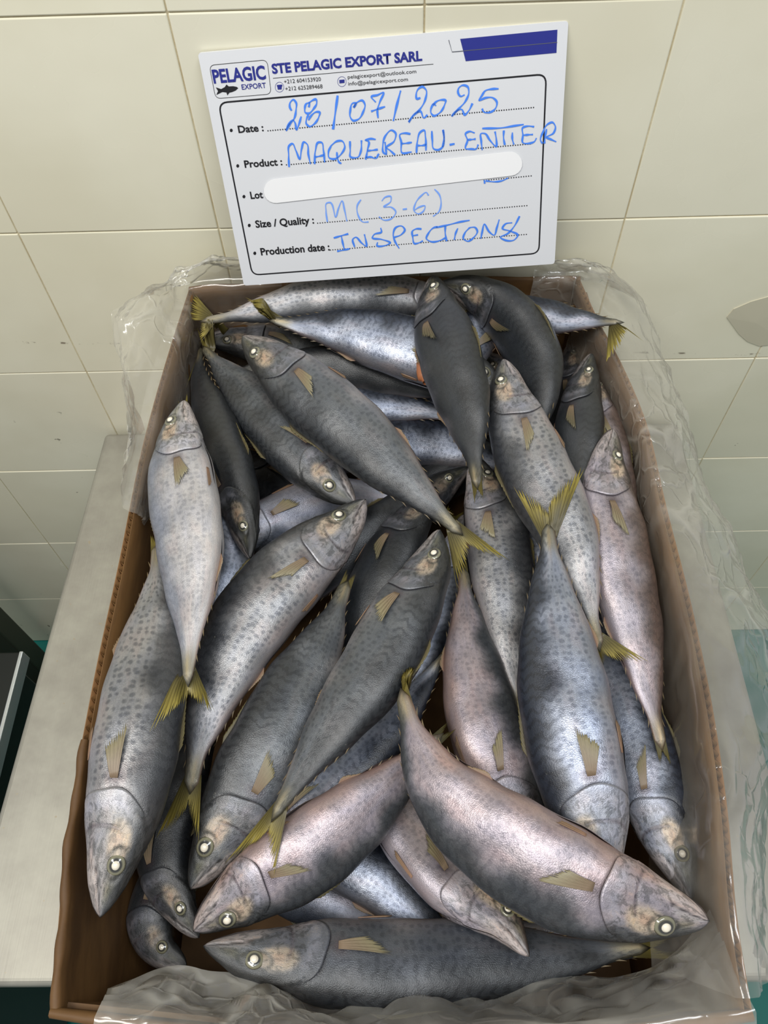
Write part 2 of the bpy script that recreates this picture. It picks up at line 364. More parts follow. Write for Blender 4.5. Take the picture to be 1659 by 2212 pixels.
def side(path, a, b, fluted):
    n = 60; R, B = wall_pts(path, a, b, n); N = outward(R)
    def sheet(off, th):
        V = []
        for o in (off, off+th):
            for k in range(9):
                f = k/8; g = math.sin(f*math.pi/2)
                P = B+(R-B)*np.array([g, g, f]); V += list(P+N*o)
        m = 9*n; Fc = grid_faces(9, n)+[tuple(v+m for v in q[::-1]) for q in grid_faces(9, n)]
        Fc += [(8*n+j, 8*n+j+1, m+8*n+j+1, m+8*n+j) for j in range(n-1)]
        Fc += [(j+1, j, m+j, m+j+1) for j in range(n-1)]
        return V, Fc
    o = mesh('side_panel', *sheet(-.0050, .0006), M['card_in'], bx, True)
    o2 = mesh('outer_liner', *sheet(-.0006, .0006), M['card'], o, True)
    # corrugated medium between the two liners
    L = np.linalg.norm(np.diff(R, axis=0), axis=1).sum(); k = int(L/.0072); m = k*8
    t = np.linspace(0, 1, m); R2, B2 = wall_pts(path, a, b, m); N2 = outward(R2)
    w = (-.0025+.0019*np.sin(np.arange(m)/8*2*math.pi))[:, None]
    V = list(R2+N2*w-np.array([0, 0, .0005]))+list(R2+N2*w-np.array([0, 0, .03]))
    mesh('corrugated_medium', V, grid_faces(2, m), M['flute'], o, True)
side(LEFT, BASE[0], BASE[1], True); side(BACK, BASE[1], BASE[2], False); side(RIGHT, BASE[2], BASE[3], True); side(FRONT, BASE[3], BASE[0], False)
slab('bottom_panel', [(-.2065, .0105), (.2015, .0045), (.2015, .6395), (-.2065, .6395)], .0015, .006, M['card_in'], bx, .0008)
def fold(path, t0, t1, dz=.0015):
    """paper folded smoothly over the rim"""
    R = hermite([(x, y, RIM) for x, y in path], np.linspace(t0, t1, 40)); N = outward(R) if t1-t0 > .3 else None
    if N is None:
        T = np.gradient(R[:, :2], axis=0); T /= np.linalg.norm(T, axis=1)[:, None]; N = np.c_[T[:, 1], -T[:, 0], np.zeros(40)]
        if ((R[:, :2]-np.array((0, .32)))*N[:, :2]).sum() < 0: N = -N
    V = []
    prof = [(-.0060, -.040), (-.0060, -.01), (-.0058, dz*.4), (-.004, dz+.0012), (-.001, dz+.0012), (.0004, dz*.4), (.0008, -.01), (.0008, -.035)]
    for o, z in prof:
        j = np.array([.0006*math.sin(i*.9+o*500)+.0008*math.sin(i*.37) for i in range(40)])
        V += list(R+N*(o+j*.5)[:, None]+np.c_[np.zeros(40), np.zeros(40), z+j])
    mesh('rim_fold', V, grid_faces(len(prof), 40), M['card_in'], bx, True)
fold(LEFT, 0, .26); fold(BACK, .0, 1.0); fold(FRONT, 0, 1.0)
# corner tabs glued inside, standing a little off the walls
def tab(P):
    P = np.array(P, float); c = P.mean(0); nn = np.cross(P[1]-P[0], P[2]-P[0]); nn /= np.linalg.norm(nn)
    V = list(P)+list(P+nn*.003); n = len(P); mesh('corner_tab', V, [tuple(range(n))[::-1], tuple(range(n, 2*n))]+[(i, (i+1) % n, n+(i+1) % n, n+i) for i in range(n)], M['card_in'], bx)
tab([(-.2185, .020, .243), (-.2255, .155, .236), (-.2165, .11, .05), (-.209, .018, .02)])
tab([(-.211, .008, .24), (-.115, -.001, .22), (-.125, .008, .03), (-.207, .0125, .02)])
tab([(.196, .632, .243), (.2035, .55, .236), (.1995, .56, .05), (.199, .63, .02)])

# ------------------------------------------------------------------ mackerels
KIND = dict(  # back, flank, belly colours; spots, bars, shine
 light=((.46, .47, .50), (.66, .645, .64), (.74, .72, .71), .55, .25, .35),
 spot=((.21, .215, .225), (.555, .55, .55), (.66, .63, .63), 1.0, .55, .8),
 grey=((.17, .18, .19), (.35, .36, .37), (.56, .54, .53), .7, .9, .6),
 dark=((.125, .135, .145), (.18, .19, .20), (.42, .41, .42), .3, .8, .45),
 dark2=((.15, .16, .17), (.28, .29, .31), (.48, .45, .44), .7, 1.0, .5),
 blue=((.14, .16, .20), (.58, .60, .65), (.60, .585, .60), .8, .9, 1.0),
 pink=((.22, .23, .24), (.62, .575, .59), (.68, .58, .55), .55, .5, .8),
 warm=((.34, .28, .25), (.60, .56, .57), (.68, .64, .66), .6, .4, .8),
 silver=((.3, .32, .36), (.66, .66, .70), (.72, .70, .72), .2, .3, 1.0))
TT = [0, .012, .03, .06, .10, .15, .2, .27, .36, .45, .55, .65, .75, .85, .93, 1]
AD = [.07, .16, .25, .37, .49, .62, .73, .87, .98, 1.0, .97, .87, .69, .44, .23, .15]
AV_ = [.08, .18, .27, .40, .53, .67, .78, .92, 1.0, 1.0, .95, .84, .65, .41, .21, .14]
BB = [.06, .12, .17, .25, .34, .44, .51, .59, .64, .65, .60, .50, .37, .22, .12, .10]
def pf(T, V, x):
    return hermite(np.c_[T, V], (np.interp(x, T, np.r_[0, np.cumsum(np.hypot(np.diff(T), np.diff(V)))]/np.hypot(np.diff(T), np.diff(V)).sum())))[:, 1]
class Fish:
    def __init__(s, P, h, sgn, roll, seed):
        s.P = np.array(P); s.h = h; s.rs = np.random.RandomState(seed)
        n = 160; s.ts = np.linspace(0, 1, n); C = hermite(s.P, s.ts)
        T = np.gradient(C, axis=0); T /= np.linalg.norm(T, axis=1)[:, None]
        vd = CAM-C; vd /= np.linalg.norm(vd, axis=1)[:, None]; ref = .55*vd+.45*np.array([0, 0, 1.])
        D0 = np.cross(T, ref); D0 /= np.linalg.norm(D0, axis=1)[:, None]; N0 = np.cross(D0, T); D0 *= sgn
        r = math.radians(roll); s.C, s.T = C, T
        s.D = math.cos(r)*D0+math.sin(r)*N0; s.N = math.cos(r)*N0-math.sin(r)*D0
        s.L = np.linalg.norm(np.diff(C, axis=0), axis=1).sum(); s.flip = sgn < 0
        s.tops = np.array([pf(TT, AD, s.ts), pf(TT, AV_, s.ts), pf(TT, BB, s.ts)])
    def I(s, A, t):
        t = np.clip(t, 0, 1); return np.stack([np.interp(t, s.ts, A[:, k]) for k in range(3)], -1)
    def ax(s, t): return s.I(s.C, t), s.I(s.D, t), s.I(s.N, t), s.I(s.T, t)
    def edge_t(s, v): return .262+.0035*np.sin(np.abs(v)*19+s.rs_a[3])-.075*np.abs((np.abs(v)-.60)/.40)**2.2
    def surf(s, t, v, off=0.0, groove=True):
        """point on the skin: t nose to tail, v = signed angle/pi from the back (0) over the flank (.5) to the belly (1)"""
        t = np.asarray(t, float); v = np.asarray(v, float); ph = v*math.pi
        C, D, N, T = s.ax(t)
        ad = np.interp(t, s.ts, s.tops[0])*s.h; av = np.interp(t, s.ts, s.tops[1])*s.h; b = np.interp(t, s.ts, s.tops[2])*s.h
        c, q = np.cos(ph), np.sin(ph); a = np.where(c > 0, ad, av)
        o = np.zeros_like(t)+off; va = np.abs(v)
        if groove:
            e = s.edge_t(v); g = np.exp(-((t-e)/.006)**2)*sstep(.12, .3, va)*(1-sstep(.93, 1, va))
            o = o-.0011*g+.0006*sstep(e-.05, e-.004, t)*(t < e)
            pe = .185-.03*np.abs((va-.62)/.35)**2; o = o-.0006*np.exp(-((t-pe)/.005)**2)*sstep(.3, .45, va)*(1-sstep(.88, .97, va))
            ml = .565+.95*t; o = o-.0013*np.exp(-((va-ml)/.022)**2)*(1-sstep(.085, .105, t))
            o = o-.0007*np.exp(-((np.hypot((t-.105)*11, (va-.40)*3.2)-.36)/.09)**2)
            # slight dents along the body
        o = o+.0006*np.sin(t*17+s.rs_a[0])*np.sin(ph*1.5+s.rs_a[1])+.0004*np.sin(t*39+s.rs_a[2]+ph*2)
        k = 1+.06*np.sin(2*ph)**2
        return C+D*(a*c*k+o*c)[..., None]+N*(b*q*k+o*q)[..., None]
def tint_map(t, v, kind, rs, mirror=1):
    back, flank, belly = [np.array(c) for c in KIND[kind][:3]]
    va = np.abs(v); no = .04*np.sin(t*23+rs[0])+.03*np.sin(t*51+rs[1])+.03*np.sin(t*9+rs[2])
    m1 = sstep(.28, .50, va+no)[:, None]; m2 = sstep(.66, .90, va+no)[:, None]
    c = back*(1-m1)+flank*m1; c = c*(1-m2)+belly*m2
    bright = flank.mean()
    hd = (1-sstep(.20, .27, t))[:, None]                                # head skin is duller
    mot = (.5+.5*np.sin(t*90+va*31+rs[1])*np.sin(t*57-va*47+rs[0]))[:, None]
    c = c*(1-hd*.10)+hd*.10*np.array([.42, .40, .38]); c = c*(1-hd*(.16*mot))
    def blend(c, m, col, k=1.0): m = (np.clip(m, 0, 1)*k)[:, None]; return c*(1-m)+np.array(col)*m
    dim = .55+.5*bright
    # pale jaw and upper-lip plate
    ml = .565+.95*t
    c = blend(c, sstep(0, .02, va-ml)*(1-sstep(.11, .15, t)), np.array((.80, .74, .71))*dim, .75)
    c = blend(c, sstep(.0, .02, ml-va)*(1-sstep(.09, .12, ml-va))*(1-sstep(.08, .10, t)), np.array((.74, .71, .70))*dim, .7)
    c = blend(c, np.exp(-((va-ml)/.013)**2)*(1-sstep(.09, .105, t)), (.12, .10, .10), .8)
    # dark, slightly ochre forehead and snout
    c = blend(c, (1-sstep(.20, .34, va))*(1-sstep(.12, .26, t)), np.array((.20, .20, .19))*(.5+bright), .7)
    c = blend(c, np.exp(-(((t-.055)/.03)**2+((va-.42)/.09)**2)), (.44, .42, .30), .5)
    # fatty eyelid behind the eye
    r = np.hypot((t-.148)/.058, (va-.43-.5*(t-.14))/.135); ey = rs[2] % 1.0
    c = blend(c, 1-sstep(.72, 1.12, r), np.array((.76, .68, .58))*(.72+.35*bright), .88)
    r2 = np.hypot((t-.155)/.02, (va-.45)/.06); c = blend(c, 1-sstep(.5, 1.1, r2), (.66, .50, .40), .3)
    c = blend(c, np.exp(-((np.hypot((t-.108)/.036, (va-.40)/.115)-1)/.13)**2), (.17, .17, .15), .6)
    # cheek, gill plate, gill slit, dark armpit of the pectoral fin
    c = blend(c, np.exp(-(((t-.16)/.03)**2+((va-.66)/.10)**2)), np.array((.50, .49, .54))*dim, .45)
    e = .262+.0035*np.sin(va*19+rs[3])-.075*np.abs((va-.60)/.40)**2.2
    c = blend(c, np.exp(-((t-e+.028)/.018)**2)*sstep(.32, .45, va)*(1-sstep(.80, .92, va)), np.array((.76, .75, .79))*dim, .65)
    c = blend(c, np.exp(-((t-e)/.0055)**2)*sstep(.22, .4, va)*(1-sstep(.88, .98, va)), (.13, .11, .12), .85)
    pe = .185-.03*np.abs((va-.62)/.35)**2
    c = blend(c, np.exp(-((t-pe)/.004)**2)*sstep(.4, .5, va)*(1-sstep(.85, .95, va)), (.24, .20, .22), .5)
    c = blend(c, np.exp(-(((t-.292)/.018)**2+((va-.57)/.065)**2)), (.26, .21, .22), .75)
    # tail root
    c = blend(c, sstep(.90, .99, t), (.42, .38, .25), .5)
    c = blend(c, sstep(.92, .97, t)*np.exp(-((va-.5)/.12)**2), (.66, .60, .46), .6)
    c = blend(c, sstep(.6, .8, t)*sstep(.80, .95, va), (.55, .40, .36), .35)
    return np.clip(c, 0, 1)
def fin_grid(name, S, E, mat, parent, cb, ct, seed, serr=.35, pleat=.0005, lift=None, bend=None, rows=8):
    """S, E: ray roots and tips (n x 3). Odd columns are the membrane between the rays: shorter and sunk, which leaves ray tips free"""
    rs = np.random.RandomState(seed); n = len(S); m = 2*n-1
    u = np.linspace(0, n-1, m); S2 = np.stack([np.interp(u, range(n), S[:, k]) for k in range(3)], 1); E2 = np.stack([np.interp(u, range(n), E[:, k]) for k in range(3)], 1)
    lim = np.ones(m); lim[1::2] = 1-serr*rs.uniform(.3, 1, n-1); lim[0::2] *= rs.uniform(.90, 1, n)
    nrm = np.cross(S2[-1]-S2[0]+1e-6, E2[m//2]-S2[m//2]); nrm /= np.linalg.norm(nrm)
    if nrm[2] < 0: nrm = -nrm
    V, UV, CC = [], [], []
    for k in range(rows):
        for j in range(m):
            f = k/(rows-1)*lim[j]; p = S2[j]+(E2[j]-S2[j])*f+nrm*((pleat if j % 2 == 0 else -pleat)*min(1, 3*f))
            if bend is not None: p = p+bend*(math.sin(f*math.pi)*1.0)
            V.append(p); UV.append((j/m, f)); w_ = sstep(0, 1, f); CC.append(np.array(cb)*(1-w_)+np.array(ct)*w_)
    V = np.array(V); up = V+nrm*.00012; dn = V-nrm*.00012
    g = grid_faces(rows, m); N = len(V)
    Fc = g+[tuple(N+i for i in q[::-1]) for q in g]
    bd = [(j, j+1) for j in range(m-1)]+[((rows-1)*m+j+1, (rows-1)*m+j) for j in range(m-1)]+[((i+1)*m, i*m) for i in range(rows-1)]+[(i*m+m-1, (i+1)*m+m-1) for i in range(rows-1)]
    Fc += [(b, a, a+N, b+N) for a, b in bd]
    return mesh(name, np.r_[up, dn], Fc, mat, parent, True, np.r_[UV, UV], s2l_np(np.clip(np.r_[CC, CC], 0, 1)))
def make_fish(key, rec, label, lowres=False):
    sd = sum(ord(c)*(i+3) for i, c in enumerate(key))
    F = Fish(rec['P'], rec['h'], rec['s'], rec['r'], sd); rs = F.rs.uniform(0, 6.28, 4); F.rs_a = rs
    kind = rec['k']; K = KIND[kind]
    base = F.C[80].copy(); base[2] -= F.h*.6
    root = tag(empty('mackerel', tuple(base)), label, 'fish', 'mackerels piled in the cardboard box')
    if lowres: tv = np.r_[np.linspace(0, .27, 34), np.linspace(.285, 1, 30)]; nv = 32
    else: tv = np.r_[np.linspace(0, .02, 5), np.linspace(.025, .275, 66), np.linspace(.285, 1, 50)]; nv = 64
    vv = np.linspace(-1, 1, nv+1)
    tg, vg = [a.ravel() for a in np.meshgrid(tv, vv, indexing='ij')]
    V = F.surf(tg, vg); nr = len(tv)
    nose = len(V); C0, _, _, T0 = F.ax(np.array([0.]))
    V = np.r_[V, C0-T0*F.h*.07, F.ax(np.array([1.]))[0]+F.ax(np.array([1.]))[3]*.009]
    uv = np.c_[np.r_[tg, 0, 1], np.r_[vg, 0, 0]]
    Fc = grid_faces(nr, nv+1)
    Fc += [(nose, j+1, j) for j in range(nv)]; Fc += [(nose+1, (nr-1)*(nv+1)+j, (nr-1)*(nv+1)+j+1) for j in range(nv)]
    if not F.flip: Fc = [q[::-1] for q in Fc]
    tin = s2l_np(tint_map(np.r_[tg, 0, 1], np.r_[vg, 0, 0], kind, rs))
    o = mesh('body', V, Fc, M['fish'], root, True, uv, tin); F.tree = BVHTree.FromPolygons([Vector(v) for v in V], Fc)
    for n_, v_ in zip(('spots', 'bars', 'shine'), K[3:]): o[n_] = float(v_)
    sides = (1,) if rec['r'] < 28 else (1, -1)
    # gill cover: a plate of its own with a free hind edge
    for sg in sides:
        n1, n2 = 14, 26; vs = np.linspace(.27, .93, n2); G, GU = [], []
        for i in range(n1):
            f = i/(n1-1); e = F.edge_t(vs)+.004; t = .19+(e-.19)*min(1, f*1.08)
            if i == n1-1: off = .0
            else: off = .00015+.0011*sstep(0, 1, f*1.05)
            G.append(F.surf(t, vs*sg, off*np.sin(np.linspace(0, math.pi, n2))**.5, groove=False)); GU.append(np.c_[t, vs*sg])
        G = np.concatenate(G); GU = np.concatenate(GU); q = grid_faces(n1, n2, flip=(F.flip != (sg < 0)) == False)
        g = mesh('gill_cover', G, q, M['fish'], root, True, GU, s2l_np(tint_map(np.minimum(GU[:, 0], F.edge_t(GU[:, 1])-.012), GU[:, 1], kind, rs)))
        g['spots'] = 0.0; g['bars'] = 0.0; g['shine'] = float(K[5])
        # eye
        te, ve = .105, .40*sg; c = F.surf(np.array([te]), np.array([ve]), groove=False)[0]
        a = F.surf(np.array([te+.02]), np.array([ve]), groove=False)[0]-c; a /= np.linalg.norm(a)
        b = F.surf(np.array([te]), np.array([ve+.08*sg]), groove=False)[0]-c; b -= a*(a@b); b /= np.linalg.norm(b)
        nn = np.cross(a, b); Cx = F.ax(np.array([te]))[0][0]; nn = nn if nn@(c-Cx) > 0 else -nn
        R = F.h*.205; EV, EU = [c+nn*R*.30], [(0, 0)]
        for i in range(1, 9):
            r = i/8
            for j in range(24):
                f = j/24*2*math.pi; EV.append(c+R*r*(a*math.cos(f)*1.05+b*math.sin(f)*.95)+nn*R*(.30-.42*r*r+(.05 if .7 < r < .9 else 0))); EU.append((r, j/24))
        Ef = [(0, 1+j, 1+(j+1) % 24) for j in range(24)]+[(1+i*24+j, 1+(i+1)*24+j, 1+(i+1)*24+(j+1) % 24, 1+i*24+(j+1) % 24) for i in range(7) for j in range(24)]
        ey = mesh('eye', EV, Ef, M['eye'], root, True, EU)
        LV, LF = [c+nn*R*.42], [(0, 1+j, 1+(j+1) % 16) for j in range(16)]
        for i, (r, z) in enumerate(((.2, .40), (.33, .33), (.40, .22))):
            for j in range(16): f = j/16*2*math.pi; LV.append(c+R*r*(a*math.cos(f)+b*math.sin(f))+nn*R*z)
        LF += [(1+i*16+j, 1+(i+1)*16+j, 1+(i+1)*16+(j+1) % 16, 1+i*16+(j+1) % 16) for i in range(2) for j in range(16)]
        if not lowres: mesh('lens', LV, LF, M['lens'], ey, True)
        # pectoral fin lying back on the flank
        n = 11; f = np.linspace(0, 1, n); jit = rs[0]*.02-.06
        S = F.surf(.288+.0*f, sg*(.545+.055*f), .0006, False)
        E = F.surf(.422-.050*f-.01*np.abs(f-.2), sg*(.49+jit+.13*f), .0022+.0012*math.sin(rs[1]), False)
        nrm = F.ax(np.array([.33]))[2][0]*sg
        fin_grid('pectoral_fin', S, E, M['fin'], root, (.60, .52, .43), (.62, .59, .46) if kind != 'dark' else (.42, .40, .30), sd+sg, .3, .00045, bend=nrm*.0016)
    # pelvic, dorsal and anal fins, finlets
    if not lowres:
        f = np.linspace(0, 1, 7); S = F.surf(.34+.0*f, .86+.04*f, .0005, False); E = F.surf(.43-.02*f, .83+.05*f, .0015, False)
        fin_grid('pelvic_fin', S, E, M['fin'], root, (.72, .58, .48), (.66, .55, .44), sd+5, .2, .0003)
    def ridge(name, t0, t1, v, hgt, lean, cols, n=11):
        t = np.linspace(t0, t1, n); f = np.linspace(0, 1, n); S = F.surf(t, np.full(n, v), -.0006, False)
        D = F.ax(t)[1]*(1 if v < .5 else -1); E = F.surf(t+lean, np.full(n, v), 0, False)+D*(hgt*(1-f*.7)*(.6+.4*np.sin(f*math.pi+.6)))[:, None]
        fin_grid(name, S, E, M['fin'], root, cols[0], cols[1], sd+int(t0*100), .3, .0002, rows=5)
    ridge('dorsal_fin', .36, .50, .004, .0035, .03, ((.40, .36, .26), (.45, .42, .27)))
    ridge('anal_fin', .63, .70, .996, .0038, .030, ((.62, .48, .40), (.62, .54, .42)))
    FV, FF, FU, FC = [], [], [], []
    for v in (.0, 1.0):
        for t in np.linspace(.745, .935, 6):
            a = F.surf(np.array([t, t+.012]), np.array([v, v]), -.0004, False); D = F.ax(np.array([t+.02]))[1][0]*(1 if v < .5 else -1)
            tip = F.surf(np.array([t+.030]), np.array([v]), 0, False)[0]+D*.0019; nn = F.ax(np.array([t]))[2][0]*.0004
            k = len(FV); FV += [a[0]-nn, a[0]+nn, a[1]-nn, a[1]+nn, tip]; FF += [(k, k+2, k+4), (k+1, k+4, k+3), (k, k+4, k+1), (k+2, k+3, k+4)]
            FU += [(0, 0)]*5; FC += [(.42, .37, .28)]*4+[(.58, .50, .36)]
    o = mesh('finlet_row', FV, FF, M['fin'], root, False, FU, s2l_np(np.array(FC))); o['kind'] = 'stuff'
    return root, F
from mathutils.bvhtree import BVHTree
def make_tail(F, root, rec, below, seed):
    """tail fin of two lobes of rays, laid over whatever fish lies under it"""
    C1, D1, N1, T1 = [q[0] for q in F.ax(np.array([1.]))]; a = np.interp(1, F.ts, F.tops[0])*F.h
    shown = bool(rec['t'])
    tips = [np.array(q) for q in rec['t']] if shown else [C1+T1*.020+D1*.004, C1+T1*.020-D1*.004]
    def first(o, d, far):
        best = None
        for tr in below:
            h = tr.ray_cast(Vector(o), Vector(d), far)
            if h[0] is not None and (best is None or h[3] < best[1]): best = (np.array(h[0]), h[3])
        return best
    if shown:
        for k in (0, 1):
            d = tips[k]-CAM; d /= np.linalg.norm(d); h = first(CAM, d, 3)
            if h and np.linalg.norm(h[0]-C1) < .085: tips[k] = h[0]-d*.004
            elif np.linalg.norm(tips[k]-C1) > .08: tips[k] = C1+(tips[k]-C1)*(.07/np.linalg.norm(tips[k]-C1))
    if (tips[0]-tips[1])@D1 < 0: tips = tips[::-1]
    mid = (tips[0]+tips[1])/2-C1; md = mid/np.linalg.norm(mid); md = (md+T1)/np.linalg.norm(md+T1); lobes = []
    for q, sg in ((tips[0], 1), (tips[1], -1)):
        n = 15; f = np.linspace(0, 1, n); Lr = np.linalg.norm(q-C1); dq = (q-C1)/Lr
        S = C1+D1*(a*1.15*sg*(1-f))[:, None]-T1*.006*(1-f)[:, None]
        E = C1+(dq*(1-f)[:, None]+md*f[:, None]*.85)*(Lr*(1-.66*f**.72))[:, None]; lobes.append((S, E))
    S = np.r_[lobes[0][0], lobes[1][0][::-1]]; E = np.r_[lobes[0][1], lobes[1][1][::-1]]
    o = fin_grid('tail_fin', S, E, M['fin'], root, (.36, .33, .19), (.68, .62, .29) if shown else (.42, .38, .15), seed, .5, .00045, rows=12)
    co = np.array([v.co[:] for v in o.data.vertices]); m = 2*len(S)-1; up_ = np.zeros(len(co))
    for k, p in enumerate(co):
        h = first(p+np.array([0, 0, .06]), (0, 0, -1), .09)
        if h and h[0][2]+.0014 > p[2]: up_[k] = h[0][2]+.0014-p[2]
    g = up_.reshape(2, 12, m).max(0)
    for _ in range(10):
        q = np.pad(g, 1, mode='edge'); bl = (q[:-2, 1:-1]+q[2:, 1:-1]+q[1:-1, :-2]+q[1:-1, 2:]+q[1:-1, 1:-1])/5
        g = np.maximum(g, bl)
    for _ in range(3):
        q = np.pad(g, 1, mode='edge'); g = (q[:-2, 1:-1]+q[2:, 1:-1]+q[1:-1, :-2]+q[1:-1, 2:]+q[1:-1, 1:-1])/5
    g *= sstep(0, 3, np.arange(12))[:, None]
    co[:, 2] += np.tile(g.ravel(), 2); o.data.vertices.foreach_set('co', co.ravel()); o.data.update()
    return o
